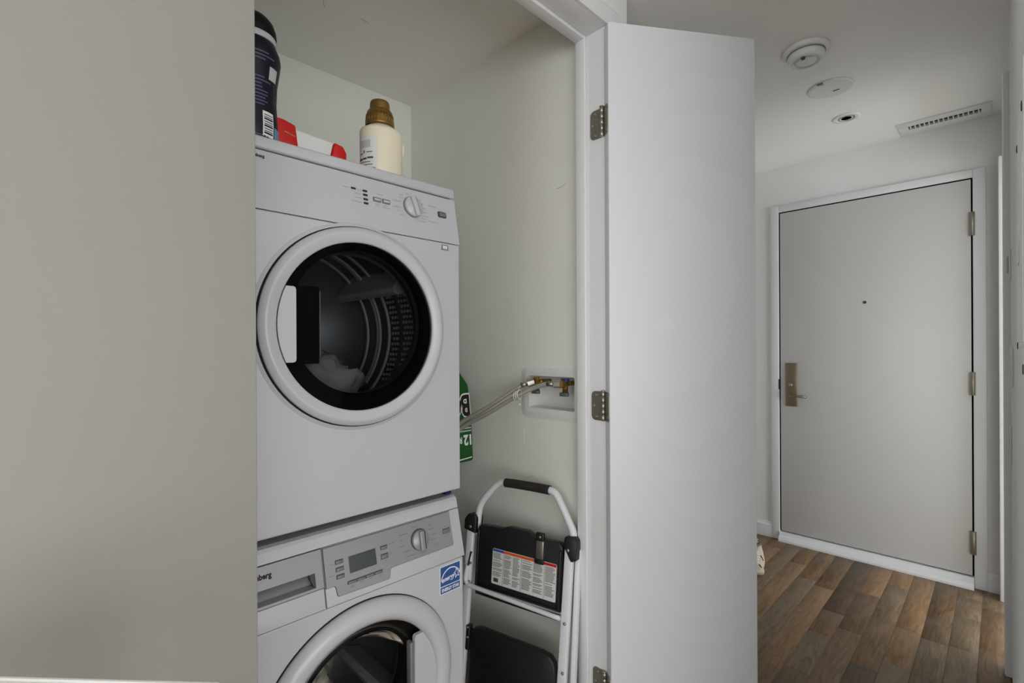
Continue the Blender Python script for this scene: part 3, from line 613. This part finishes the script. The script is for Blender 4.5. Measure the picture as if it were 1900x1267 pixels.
# door
WC = (0.5615, 0, 0.398)
B().lathe([(0.2505, 1.061), (0.2502, 1.0575), (0.21, 1.0575), (0.21, 1.07)], WC, 'y', 80, cap0=False, cap1=False).build('door_gap_ring', GASK, wz)  # black ring in the gap between washer door and front panel
wr = B().lathe([(0.196, 1.064), (0.193, 1.052), (0.1945, 1.046), (0.204, 1.0365), (0.214, 1.033), (0.226, 1.034), (0.2365, 1.039), (0.2455, 1.047), (0.2490, 1.0555), (0.245, 1.060)], WC, 'y', 96, cap0=False, cap1=False).build('door_ring', APPL, wz)
hs = B(); seg_plate(hs, 0.5615, 0.398, 0.1935, 0.690, 0.27, 0.517, 1.043, 1.054, 1); hs.build('handle_plate', APPL, wr)
B().box(0.6795, 0.6895, 1.047, 1.066, 0.27, 0.50, 0.002).build('handle_edge', SILVD, wr)
wg = B(); wg.lathe([(0.192, 1.058), (0.165, 1.066), (0.15, 1.10), (0.125, 1.15), (0.09, 1.165), (0, 1.17)], WC, 'y', 64, cap0=False); wg.build('glass', GLASSW, wr)
B().lathe([(0.205, 1.066), (0.172, 1.085), (0.158, 1.14), (0.168, 1.185), (0.19, 1.19)], WC, 'y', 64, cap0=False, cap1=False).build('rubber_boot', GASK, wz)
du = B(); du.lathe([(0.165, 1.19), (0.235, 1.20), (0.24, 1.22), (0.24, 1.50), (0.0, 1.52)], (0.5635, 0, 0.40), 'y', 64, cap0=False, cap1=False); duo = du.build('drum', DRUM, wz)
for k in range(3):
    a = math.radians(80 + 120 * k); b = B(lambda p, a=a: Vector((0.5635 + math.cos(a) * p.x - math.sin(a) * p.z, p.y, 0.40 + math.sin(a) * p.x + math.cos(a) * p.z)))
    b.prism([(0.24, -0.034), (0.175, -0.010), (0.17, 0), (0.175, 0.010), (0.24, 0.034)], 1.215, 1.48, 'y'); b.build('drum_paddle', DRUMW, duo)
sp3 = B()
for k in range(3):
    a = math.radians(20 + 120 * k); sp3.tube([(0.5635, 1.505, 0.40), (0.5635 + 0.2 * math.cos(a), 1.505, 0.40 + 0.2 * math.sin(a))], 0.016, 8)
sp3.lathe([(0.05, 0.02), (0.045, -0.01), (0, -0.016)], (0.5635, 1.50, 0.40), 'y', 24); sp3.build('drum_spider', DRUMW, duo)
o = crumple('garment', (0.488, 1.30, 0.365), 0.088, 0.065, 0.12, CLOTHS, 9.0, 4, 0.55)
o['label'] = 'crumpled silvery garment inside the washing machine drum'; o['category'] = 'laundry'
sb_ = B().box(0.842, 0.864, 1.115, 1.14, 0.8232, 0.8468, 0.002); o = sb_.build('stacking_clip', STACKB, dz); o['label'] = 'dark blue plastic clip'

# ------------------------------------------------------------------ things on the dryer
ZT = 1.6888
db = thing('softener_bottle', 'tall dark navy plastic bottle with a domed black cap, on the dryer', 'bottle', (0.366, 1.20, ZT))
P = [(0.046, 0), (0.052, 0.006), (0.0535, 0.05), (0.050, 0.11), (0.0515, 0.15), (0.0575, 0.19), (0.0595, 0.208), (0.057, 0.222), (0.050, 0.238), (0.048, 0.242)]
B().lathe(P, (0.366, 1.20, ZT), 'z', 40).build('body', NAVY, db)
B().lathe([(0.0495, 0.2425), (0.0505, 0.2445), (0.0505, 0.255), (0.0495, 0.257)], (0.366, 1.20, ZT), 'z', 40).build('collar', RINGG, db)
B().lathe([(0.0500, 0.2575), (0.0515, 0.262), (0.050, 0.275), (0.045, 0.29), (0.035, 0.302), (0.018, 0.309), (0, 0.311)], (0.366, 1.20, ZT), 'z', 40).build('cap', BCAP, db)
def rad(P, h):
    for (r0, h0), (r1, h1) in zip(P, P[1:]):
        if h0 <= h <= h1: return r0 + (r1 - r0) * (h - h0) / max(h1 - h0, 1e-6)
    return P[-1][0]
def wrap_patch(b, P, c, a0, a1, h0, h1, out=0.0005, n=6, m=4):
    """patch following the side of a turned bottle, angles in degrees"""
    g = []
    for j in range(m + 1):
        h = h0 + (h1 - h0) * j / m
        g.append([b.bm.verts.new((c[0] + (rad(P, h) + out) * math.cos(math.radians(a0 + (a1 - a0) * i / n)), c[1] + (rad(P, h) + out) * math.sin(math.radians(a0 + (a1 - a0) * i / n)), c[2] + h)) for i in range(n + 1)])
    for j in range(m):
        for i in range(n): f = b.bm.faces.new([g[j][i], g[j][i + 1], g[j + 1][i + 1], g[j + 1][i]]); f.smooth = True
DBC = (0.366, 1.20, ZT)
b = B(); wrap_patch(b, P, DBC, -84, -55, 0.022, 0.078); bl_ = b.build('barcode_label', WHITE, db)
b = B()
for k in range(9):
    wrap_patch(b, P, DBC, -81, -58, 0.028 + k * 0.0052, 0.028 + k * 0.0052 + (0.0018 if k % 3 else 0.0036), 0.001, 4, 1)
b.build('barcode_lines', INK, bl_)
b = B(); wrap_patch(b, P, DBC, -68, -44, 0.152, 0.180); b.build('white_square', RINGG, db)
b = B(); wrap_patch(b, P, DBC, -52, -24, 0.004, 0.050); b.build('blue_corner', SKY, db)
b = B(); rg = random.Random(3)
for k in range(16):
    h = 0.09 + k * 0.0075
    if not (0.150 < h < 0.182): wrap_patch(b, P, DBC, -108, -108 + rg.uniform(22, 50), h, h + 0.0028, 0.0006, 5, 1)
for k in range(5): wrap_patch(b, P, DBC, -106, -106 + rg.uniform(20, 44), 0.006 + k * 0.004, 0.008 + k * 0.004, 0.0006, 4, 1)
wrap_patch(b, P, DBC, -50, -48.5, 0.10, 0.148, 0.0006, 1, 6)
b.build('printed_text', NMARK, db)['kind'] = 'stuff'

rb = thing('cleaner_bottle', 'long white container with red ends lying on the dryer behind the dark bottle', 'bottle', (0.50, 1.27, ZT))
B().prism([(0.418, ZT), (0.489, ZT), (0.4755, ZT + 0.1045), (0.446, ZT + 0.112), (0.418, ZT + 0.112)], 1.232, 1.305, 'y', 0.004).build('red_base', REDP, rb)
B().prism([(0.486, ZT + 0.002), (0.574, ZT + 0.002), (0.565, ZT + 0.045), (0.576, ZT + 0.0925), (0.4765, ZT + 0.0985)], 1.238, 1.30, 'y', 0.004).build('white_body', PLAST, rb)
B().prism([(0.572, ZT), (0.6085, ZT), (0.6095, ZT + 0.072), (0.600, ZT + 0.088), (0.577, ZT + 0.0925), (0.567, ZT + 0.045)], 1.234, 1.304, 'y', 0.003).build('red_cap', REDP, rb)
b = B(lambda p: Vector((p.x, p.y, p.z - (p.x - 0.45) * 0.25)))
marks(b, []); b.box(0.448, 0.458, 1.2312, 1.2322, ZT + 0.080, ZT + 0.083); b.box(0.459, 0.474, 1.2312, 1.2322, ZT + 0.0805, ZT + 0.0825); b.build('lettering', GOLDP, rb)

cbt = thing('detergent_bottle', 'cream laundry bottle with a gold screw cap, on the right end of the dryer top', 'bottle', (0.694, 1.20, ZT))
CBC = (0.694, 1.20, ZT)
P2 = [(0.052, 0), (0.0565, 0.004), (0.0570, 0.05), (0.0572, 0.10), (0.0585, 0.126), (0.0580, 0.136), (0.0555, 0.1415), (0.044, 0.1485), (0.039, 0.1525), (0.036, 0.155)]
bb = B(); n = 48
rings = []
for r, h in P2:
    ring = []
    for i in range(n):
        a = 2 * PI * i / n; rr_ = r
        # hand hold: the body is pressed in on the side away from the label
        d = abs((a - math.radians(8) + PI) % (2 * PI) - PI)
        k = max(0, 1 - d / 0.55); hh = max(0, min(1, (0.122 - h) / 0.03)) if h > 0.02 else 0.5
        rr_ = r - 0.010 * k * hh
        ring.append(bb.bm.verts.new((CBC[0] + rr_ * math.cos(a) * 1.02, CBC[1] + rr_ * math.sin(a) * 0.86, CBC[2] + h)))
    rings.append(ring)
for k in range(len(rings) - 1):
    for i in range(n): f = bb.bm.faces.new([rings[k][i], rings[k][(i + 1) % n], rings[k + 1][(i + 1) % n], rings[k + 1][i]]); f.smooth = True
bb.bm.faces.new(rings[0]); bb.bm.faces.new(rings[-1]); bb.build('body', CREAM, cbt)
bb = B(); bb.tube([(0.7465, 1.188, ZT + 0.128), (0.7505, 1.186, ZT + 0.110), (0.7475, 1.186, ZT + 0.090), (0.7405, 1.187, ZT + 0.065)], 0.0070, 10, sub=5); bb.tube([(0.744, 1.187, ZT + 0.03), (0.750, 1.187, ZT + 0.015), (0.748, 1.188, ZT + 0.004)], 0.006, 10, sub=4); bb.build('handle', CREAM, cbt)
cp = B(); cp.lathe([(0.0390, 0.155), (0.0385, 0.160), (0.0365, 0.178), (0.0362, 0.182), (0.0352, 0.183), (0.0340, 0.193), (0.0325, 0.196), (0.0275, 0.198), (0.0272, 0.201), (0.0265, 0.216), (0.0245, 0.223), (0.018, 0.226), (0, 0.226)], (0.689, 1.20, ZT), 'z', 40)
cpo = cp.build('cap', GOLD, cbt)
for k in range(28):
    a = 2 * PI * k / 28; c = B(); c.tube([(0.689 + 0.0378 * math.cos(a), 1.20 + 0.0378 * math.sin(a), ZT + 0.162), (0.689 + 0.0356 * math.cos(a), 1.20 + 0.0356 * math.sin(a), ZT + 0.186)], 0.0011, 4); c.build('cap_rib', GOLD, cpo)
lb = B(lambda p: Vector((CBC[0] + (p.x - CBC[0]) * 1.02, CBC[1] + (p.y - CBC[1]) * 0.86, p.z)))
P2b = [(r + 0.0004, h) for r, h in P2]
wrap_patch(lb, P2b, CBC, -204, -128, 0.012, 0.112, 0.0006, 14, 8); lbo = lb.build('paper_label', PAPER, cbt)
def sq(p): return Vector((CBC[0] + (p.x - CBC[0]) * 1.02, CBC[1] + (p.y - CBC[1]) * 0.86, p.z))
lt = B(sq); wrap_patch(lt, P2b, CBC, -200, -132, 0.024, 0.029, 0.0012, 10, 1); lt.build('gold_stripe', GOLDP, lbo)
lt = B(sq)
for a0, a1, h0, h1 in ((-158, -140, 0.050, 0.057), (-138, -124, 0.051, 0.057), (-122, -104, 0.0525, 0.0585), (-150, -112, 0.043, 0.0455), (-156, -106, 0.036, 0.0385), (-152, -138, 0.066, 0.069), (-124, -106, 0.069, 0.0715), (-135, -131, 0.068, 0.077)):
    wrap_patch(lt, P2b, CBC, a0 - 34, a1 - 34, h0, h0 + (h1 - h0) * 0.75, 0.0012, 5, 1)
lt.build('lettering', MARKD, lbo)
lt = B(sq); wrap_patch(lt, P2b, CBC, -186, -146, 0.082, 0.102, 0.001, 8, 2); lt.build('pale_emblem', RINGG, lbo)

# ------------------------------------------------------------------ green pack squeezed between dryer and wall
gp = thing('paper_towel_pack', 'green plastic multipack upside down, squeezed between the dryer and the closet wall', 'package', (1.08, 1.58, 0.785))
gb = B(); gb.prism([(0.8610, 0.80), (0.88, 0.785), (1.279, 0.785), (1.272, 0.93), (1.2525, 1.095), (1.2055, 1.15), (1.15, 1.205), (0.90, 1.205), (0.8610, 1.16)], 1.502, 1.70, 'y', 0.012)
gb.build('film_wrap', GREEN, gp)
b = B(lambda p: Vector((p.x, p.y, p.z + (p.x - 1.2) * 0.06))); b.box(0.90, 1.266, 1.5005, 1.503, 0.797, 0.801); b.build('seam_line', WHITE, gp)
def flip(x, z, dy, tilt=0.0):      # printed upside down on the front of the pack
    return lambda p: Vector((x - p.x + tilt * p.y, 1.5010 - dy - p.z, z - p.y))
text('lettering_outline', 'BO', 0.118, WHITE, gp, flip(1.2535, 1.052, 0.0, 0.10), 0.0004, 0.009, xs=0.70)
text('lettering', 'BO', 0.118, INK, gp, flip(1.2535, 1.052, 0.0012, 0.10), 0.0004, 0.003, xs=0.70)
text('count_number', '12', 0.056, WHITE, gp, flip(1.2690, 0.893, 0.0, 0.05), 0.0004, 0.002, xs=0.82)
text('count_word', 'REG', 0.036, WHITE, gp, flip(1.2165, 0.888, 0.0, 0.05), 0.0004, 0.0008, xs=0.75)
b = B()
for k, (x0, x1) in enumerate(((1.19, 1.262), (1.195, 1.262))): b.box(x0, x1, 1.5005, 1.5022, 0.908 + k * 0.011, 0.913 + k * 0.011)
b.build('small_print', RINGG, gp)

# ------------------------------------------------------------------ washer supply box and hoses
vb = thing('supply_box', 'white recessed washer supply box with two valves on the right closet wall', 'valve box', (UR, 1.10, 0.99))
v0, v1, z0, z1 = 1.008, 1.217, 1.024, 1.139
def rrect(a0, a1, b0, b1, r, n=6):
    o = []
    for cx_, cz_, s in ((a1 - r, b0 + r, -90), (a1 - r, b1 - r, 0), (a0 + r, b1 - r, 90), (a0 + r, b0 + r, 180)):
        for k in range(n + 1):
            a = math.radians(s + 90 * k / n); o.append((cx_ + r * math.cos(a), cz_ + r * math.sin(a)))
    return o
fo = B(); outer = rrect(0.972, 1.253, 0.988, 1.166, 0.024); inner = rrect(v0, v1, z0, z1, 0.006)
N_ = len(outer); L = []
for pts, x in ((outer, UR), (outer, UR - 0.004), ([(0.5 * (a[0] + b[0] * 1.0), 0.5 * (a[1] + b[1])) for a, b in zip(outer, inner)], UR - 0.007), (inner, UR - 0.0065), (inner, UR + 0.07)):
    L.append([fo.bm.verts.new((x, p[0], p[1])) for p in pts])
for a, b in zip(L, L[1:]):
    for i in range(N_): fo.bm.faces.new([a[i], a[(i + 1) % N_], b[(i + 1) % N_], b[i]])
fo.build('face_plate', PLAST, vb)
B().box(UR + 0.062, UR + 0.066, v0 - 0.002, v1 + 0.002, z0 - 0.002, z1 + 0.002).build('recess_back', PLAST, vb)
for vv, zz, cap in ((1.173, 1.118, BRASS), (1.043, 1.117, VBLUE)):
    va = B(); va.tube([(UR + 0.062, vv, zz), (UR - 0.004, vv, zz)], 0.008, 12); va.lathe([(0.011, 0), (0.011, -0.018), (0.0145, -0.0185), (0.0145, -0.026), (0.0115, -0.0265)], (UR - 0.002, vv, zz), 'x', 8, smooth=False); va.tube([(UR - 0.012, vv, zz - 0.03), (UR - 0.012, vv, zz + 0.018)], 0.010, 12)
    vo = va.build('valve', BRASS, vb)
    b = B(); b.box(UR - 0.024, UR - 0.004, vv - 0.014, vv + 0.010, zz + 0.004, zz + 0.019, 0.003); b.build('valve_cap', cap, vo) if cap is VBLUE else b.bm.free()
    b = B(); b.box(UR - 0.020, UR - 0.006, vv - 0.012, vv + 0.020, zz - 0.043, zz - 0.030, 0.002); b.build('valve_handle', VGREY, vo)
def hose(label, v, z, pts):
    t = thing('supply_hose', label, 'hose', (UR, v, z), 'braided washer hoses')
    b = B(); b.tube(pts, 0.0082, 14, sub=8); b.build('braid', HOSEM, t)
    d = (Vector(pts[1]) - Vector(pts[0])).normalized()
    p = Vector(pts[0]); b = B(); b.tube([p - d * 0.004, p + d * 0.02], 0.0135, 6, smooth=False); b.build('coupling_nut', STEEL, t)
    b = B(); b.tube([p + d * 0.02, p + d * 0.045], 0.0092, 14); b.build('crimp_sleeve', STEEL, t)
    return t
hose('braided steel hose from the rear valve, the upper of the two washer hoses', 1.173, 1.118,
     [(1.276, 1.176, 1.117), (1.255, 1.195, 1.110), (1.222, 1.243, 1.077), (1.172, 1.318, 1.018), (1.121, 1.40, 0.962), (1.06, 1.455, 0.88), (1.03, 1.475, 0.70), (1.00, 1.475, 0.50)])
hose('braided steel hose from the front valve with the blue cap, the lower washer hose', 1.043, 1.117,
     [(1.276, 1.054, 1.116), (1.262, 1.090, 1.116), (1.243, 1.140, 1.101), (1.215, 1.195, 1.071), (1.165, 1.292, 1.0065), (1.113, 1.392, 0.942), (1.06, 1.435, 0.86), (1.00, 1.45, 0.70), (0.97, 1.45, 0.50)])
ct = thing('cable_tie', 'clear nylon tie holding the two braided hoses together', 'cable tie', (1.222, 1.18, 1.07))
b = B(); 
for k in range(3): b.tube([(1.214 + 0.018 * math.cos(2 * PI * i / 16) + k * 0.003, 1.200 - k * 0.006 + 0.006 * math.cos(2 * PI * i / 16), 1.072 + 0.016 * math.sin(2 * PI * i / 16) + k * 0.003) for i in range(17)], 0.0022, 6)
b.build('loop', NYLON, ct)
b = B(); b.tube([(1.206, 1.180, 1.060), (1.196, 1.170, 1.048), (1.194, 1.160, 1.046)], 0.003, 6); b.build('tail', NYLON, ct)

# ------------------------------------------------------------------ folding step stool
Q0 = Vector((1.18, 1.015, 0)); sd = Vector((-0.211, 0.977, 0)).normalized(); sn = Vector((0.977, 0.211, 0)).normalized()
tl = math.radians(6); sl = sn * math.sin(tl) + Vector((0, 0, math.cos(tl))); sf = -(sn * math.cos(tl) - Vector((0, 0, math.sin(tl))))
def ss(p): return Q0 + sd * p[0] + sl * p[2] - sf * p[1]       # local y<0 is toward the viewer
stl = thing('step_stool', 'folded white steel step stool with black steps leaning on the right closet wall', 'step stool', Q0 + sd * 0.16)
R_ = 0.0125
def SP(pts): return [ss((p[0], p[2] if len(p) > 2 else 0.0, p[1])) for p in pts]
b = B(); b.tube(SP([(0.345, 0.56, 0.012), (0.343, 0.626, 0.012), (0.337, 0.662, 0.012), (0.318, 0.694, 0.012), (0.285, 0.732, 0.012), (0.262, 0.752, 0.012), (0.231, 0.760, 0.012), (0.140, 0.762, 0.012), (0.051, 0.761, 0.012), (0.024, 0.748, 0.012), (0.002, 0.716, 0.012), (-0.029, 0.664, 0.012), (-0.041, 0.640, 0.012), (-0.045, 0.60, 0.012), (-0.045, 0.56, 0.012)]), R_, 14, sub=4)
b.build('handle_rail', TUBE, stl)
b = B(); b.tube(SP([(0.231, 0.760, 0.012), (0.200, 0.7615, 0.012), (0.140, 0.762, 0.012), (0.10, 0.762, 0.012), (0.051, 0.761, 0.012)]), 0.0158, 14, sub=4); b.build('grip', GRIP, stl)
for s0, s1 in ((0.362, 0.372), (-0.038, -0.026)):
    b = B(); b.prism([(s0 - 0.015, 0.60), (s0 + 0.015, 0.60), (s1 + 0.015, 0.0), (s1 - 0.015, 0.0)], -0.010, 0.010, 'y', 0.004); b.tf = ss; b.build('front_leg', TUBE, stl)
for s0 in (0.385, -0.058):
    b = B(ss); b.box(s0 - 0.009, s0 + 0.009, 0.012, 0.034, 0.0, 0.59, 0.005); b.build('rear_leg', TUBE, stl)
for s0, s1, m_ in ((0.336, 0.388, 1), (-0.066, -0.018, -1)):
    b = B(); b.prism([(s0, 0.566), (s1, 0.575), (s1, 0.612), (s1 - 0.016, 0.632), (s0 + 0.006, 0.632), (s0, 0.62)] if m_ > 0 else [(s1 - 0.01, 0.585), (s1, 0.60), (s1 - 0.006, 0.628), (s0 + 0.012, 0.632), (s0, 0.618), (s0, 0.558), (s0 + 0.018, 0.552)], -0.014, 0.034, 'y', 0.004); b.tf = ss; jo = b.build('joint', STEPB, stl)
    b = B(ss); b.lathe([(0.006, -0.014), (0.006, -0.0165), (0.003, -0.018), (0, -0.018)], ((s0 + s1) / 2 - 0.004 * m_, 0, 0.588), 'y', 12); b.build('rivet', STEEL, jo)
# upper step, folded flat
b = B(); b.prism([(0.327, 0.385), (0.327, 0.59), (0.319, 0.600), (0.226, 0.605), (0.203, 0.614), (0.121, 0.615), (0.093, 0.600), (0.0, 0.601), (-0.014, 0.590), (-0.014, 0.385)], -0.006, 0.022, 'y', 0.003); b.tf = ss; us = b.build('upper_step', STEPB, stl)
b = B(ss); b.box(0.318, 0.326, -0.014, -0.004, 0.39, 0.585, 0.002); b.box(-0.013, -0.006, -0.014, -0.004, 0.39, 0.58, 0.002); b.box(-0.01, 0.322, -0.012, -0.004, 0.388, 0.394, 0.002); b.build('step_rim', STEPB, us)
lab = B(ss); lab.prism(rrect(0.003, 0.258, 0.412, 0.532, 0.005), -0.0072, -0.0060, 'y'); lo = lab.build('warning_label', PAPER, us)
for nm, a, c, m_ in (('blue_header', 0.2115, 0.2565, BLUE), ('orange_header', 0.086, 0.2115, ORNG), ('red_header', 0.0045, 0.086, RED)):
    B(ss).box(a, c, -0.0078, -0.0068, 0.522, 0.5305).build(nm, m_, lo)
b = B(ss)
for s in (0.2105, 0.138, 0.0475): b.box(s - 0.0006, s + 0.0006, -0.0077, -0.0068, 0.414, 0.521)
b.build('column_rule', MARK, lo)['kind'] = 'stuff'
b = B(ss); rg = random.Random(5)
for (a, c) in ((0.254, 0.2145), (0.207, 0.176), (0.172, 0.1415), (0.1345, 0.094), (0.090, 0.0515), (0.044, 0.006)):
    h = 0.516
    while h > 0.420:
        if not (a == 0.254 and h < 0.437): b.box(c + rg.uniform(0, 0.012), a, -0.0077, -0.0068, h, h + 0.0022)
        h -= rg.choice((0.0042, 0.0042, 0.0042, 0.0075))
b.build('fine_print', MARK, lo)['kind'] = 'stuff'
b = B(ss)
for k in range(9): b.box(0.230 + k * 0.0022, 0.2312 + k * 0.0022 + (0.0006 if k % 3 == 0 else 0), -0.0078, -0.0068, 0.420, 0.433)
b.build('barcode', INK, lo)
cl = B(ss).box(0.0535, 0.0815, -0.013, -0.005, 0.536, 0.597, 0.002).build('latch', STEEL, us)
B(ss).box(0.0525, 0.083, -0.016, -0.002, 0.595, 0.622, 0.003).build('latch_head', STEPB, cl); B(ss).box(0.050, 0.085, -0.014, -0.006, 0.520, 0.538, 0.003).build('latch_hook', STEPB, cl)
B(ss).lathe([(0.0045, -0.016), (0.0045, -0.018), (0, -0.0185)], (0.066, 0, 0.609), 'y', 12).build('rivet', STEEL, cl)
b = B(); b.tube(SP([(0.362, 0.45, -0.012), (0.368, 0.405, -0.014), (0.356, 0.388, -0.016), (0.330, 0.384, -0.016), (0.16, 0.379, -0.016), (0.0, 0.374, -0.016), (-0.012, 0.372, -0.012)]), 0.0078, 12, sub=4); b.build('crossbar', TUBE, stl)
b = B(ss); b.box(-0.004, 0.335, 0.004, 0.024, 0.352, 0.368, 0.004); b.build('crossbar_shadow_bar', STEPB, stl)  # dark bar standing in for the shadow line beneath the crossbar
b = B(); b.prism([(0.338, 0.02), (0.338, 0.225), (0.328, 0.238), (0.300, 0.246), (0.05, 0.245), (0.018, 0.240), (0.0, 0.222), (-0.006, 0.19), (-0.006, 0.02)], -0.006, 0.022, 'y', 0.005); b.tf = ss; ls = b.build('lower_step', STEPB, stl)
for k in range(12): B(ss).box(0.03, 0.305, -0.0075, -0.0055, 0.03 + k * 0.015, 0.0345 + k * 0.015, 0.001).build('tread_rib', STEPB, ls)
B(ss).box(0.338, 0.352, -0.013, 0.01, 0.16, 0.245, 0.003).build('step_bracket', STEPB, ls)
for s, h in ((0.344, 0.205), (0.346, 0.238), (0.349, 0.46), (0.352, 0.395), (-0.036, 0.36), (-0.036, 0.21)):
    B(ss).lathe([(0.0045, -0.0105), (0.0045, -0.0145), (0.002, -0.016), (0, -0.016)], (s, 0, h), 'y', 10).build('rivet', STEEL, stl)
b = B(); b.tube(SP([(0.352, 0.50, -0.008), (0.370, 0.40, -0.010), (0.372, 0.38, -0.01)]), 0.004, 8); b.build('linkage_rod', STEPB, stl)
for s in (0.372, -0.026): B(ss).box(s - 0.018, s + 0.018, -0.013, 0.013, -0.001, 0.03, 0.004).build('rubber_foot', BLACK, stl)

# ------------------------------------------------------------------ shoe behind the open door
sh = thing('sneaker', 'white sneaker on the wood floor half hidden by the right closet door', 'shoe', (2.90, 0.985, 0))
def shoe_outline(t):    # t 0 heel .. 1 toe : half width
    return 0.034 + 0.014 * math.sin(PI * min(1, t * 1.15)) if t < 0.86 else 0.046 * math.sqrt(max(0, 1 - ((t - 0.86) / 0.14) ** 2)) + 0.002
sa = math.radians(17); ca_, sn_ = math.cos(sa), math.sin(sa)
def sht(p):                                                  # toe toward the living room, heel toward the entry door
    x = 0.29 - p.x
    return Vector((2.79 + x * ca_ - p.y * sn_, 0.95 + x * sn_ + p.y * ca_, p.z))
def loft(b, secs):
    rings = [[b.bm.verts.new(p) for p in s] for s in secs]; n = len(rings[0])
    for k in range(len(rings) - 1):
        for i in range(n): f = b.bm.faces.new([rings[k][i], rings[k][(i + 1) % n], rings[k + 1][(i + 1) % n], rings[k + 1][i]]); f.smooth = True
    b.bm.faces.new(rings[0]); b.bm.faces.new(rings[-1])
ts = [i / 32 for i in range(33)]
b = B(sht); loft(b, [[(t * 0.28, shoe_outline(t) * q, z) for q, z in ((-1, 0.0), (-1.04, 0.014), (-1.0, 0.026), (1.0, 0.026), (1.04, 0.014), (1, 0.0))] for t in ts]); b.build('sole', SHOES, sh)
def up_h(t): return 0.105 - 0.02 * (t / 0.3) if t < 0.3 else (0.085 - 0.045 * ((t - 0.3) / 0.55) if t < 0.85 else 0.04 - 0.014 * ((t - 0.85) / 0.15))
b = B(sht); loft(b, [[(t * 0.272 + 0.004, shoe_outline(t) * 0.96 * math.cos(a) * (1 if abs(math.cos(a)) > 0.4 else 0.95), 0.024 + (up_h(t) - 0.024) * math.sin(a) ** 0.8 if math.sin(a) > 0 else 0.024) for a in [PI * j / 20 for j in range(21)]] for t in ts]); b.build('upper', SHOEW, sh)
b = B(sht); b.lathe([(0.040, -0.004), (0.037, 0.004), (0.030, 0.002), (0.026, -0.008), (0, -0.012)], (0.058, 0, 0.096), 'z', 24, 1.25, 0.78); b.build('collar', SHOEI, sh)
for k in range(5):
    x = 0.125 + k * 0.021; h = up_h(x / 0.28); b = B(sht); b.tube([(x, -0.022, h - 0.006), (x + 0.006, 0, h + 0.003), (x + 0.010, 0.022, h - 0.006)], 0.003, 6); b.build('lace', WHITE, sh)
for x0, y0, x1, y1 in ((0.150, -0.030, 0.166, -0.043), (0.232, -0.024, 0.246, -0.036)):
    h0, h1 = (up_h(x0 / 0.28) - 0.024) * 0.80 + 0.027, (up_h(x1 / 0.28) - 0.024) * 0.42 + 0.026
    b = B(sht); b.tube([(x0, y0, h0), (x1, y1, h1)], 0.0028, 8); b.build('loop', BLACK, sh)

# ------------------------------------------------------------------ white high table by the camera
E0 = Vector((-0.0165, 0.6086, 0)); E1 = Vector((0.1219, 0.4571, 0)); ed = (E1 - E0).normalized(); en = Vector((-ed.y, ed.x, 0))
if en.dot(Vector((-1, -1, 0))) < 0: en = -en
def tbl(p): return E0 + ed * p.x + en * p.y + Vector((0, 0, p.z))
tb = thing('high_table', 'white tabletop corner at the bottom left in front of the pale closet door', 'table', tbl(Vector((-0.05, 0.12, 0))))
B(tbl).box(-0.03, 0.194, 0.003, 0.17, 0.928, 0.958, 0.001).build('tabletop', COUNT, tb)
B(tbl).box(-0.03, 0.194, 0.0, 0.003, 0.928, 0.960, 0.0005).build('edge_band', PLAST, tb)
for x in (-0.012, 0.176):
    for y in (0.025, 0.15): B(tbl).box(x - 0.015, x + 0.015, y - 0.015, y + 0.015, 0, 0.928, 0.002).build('leg', COUNT, tb)
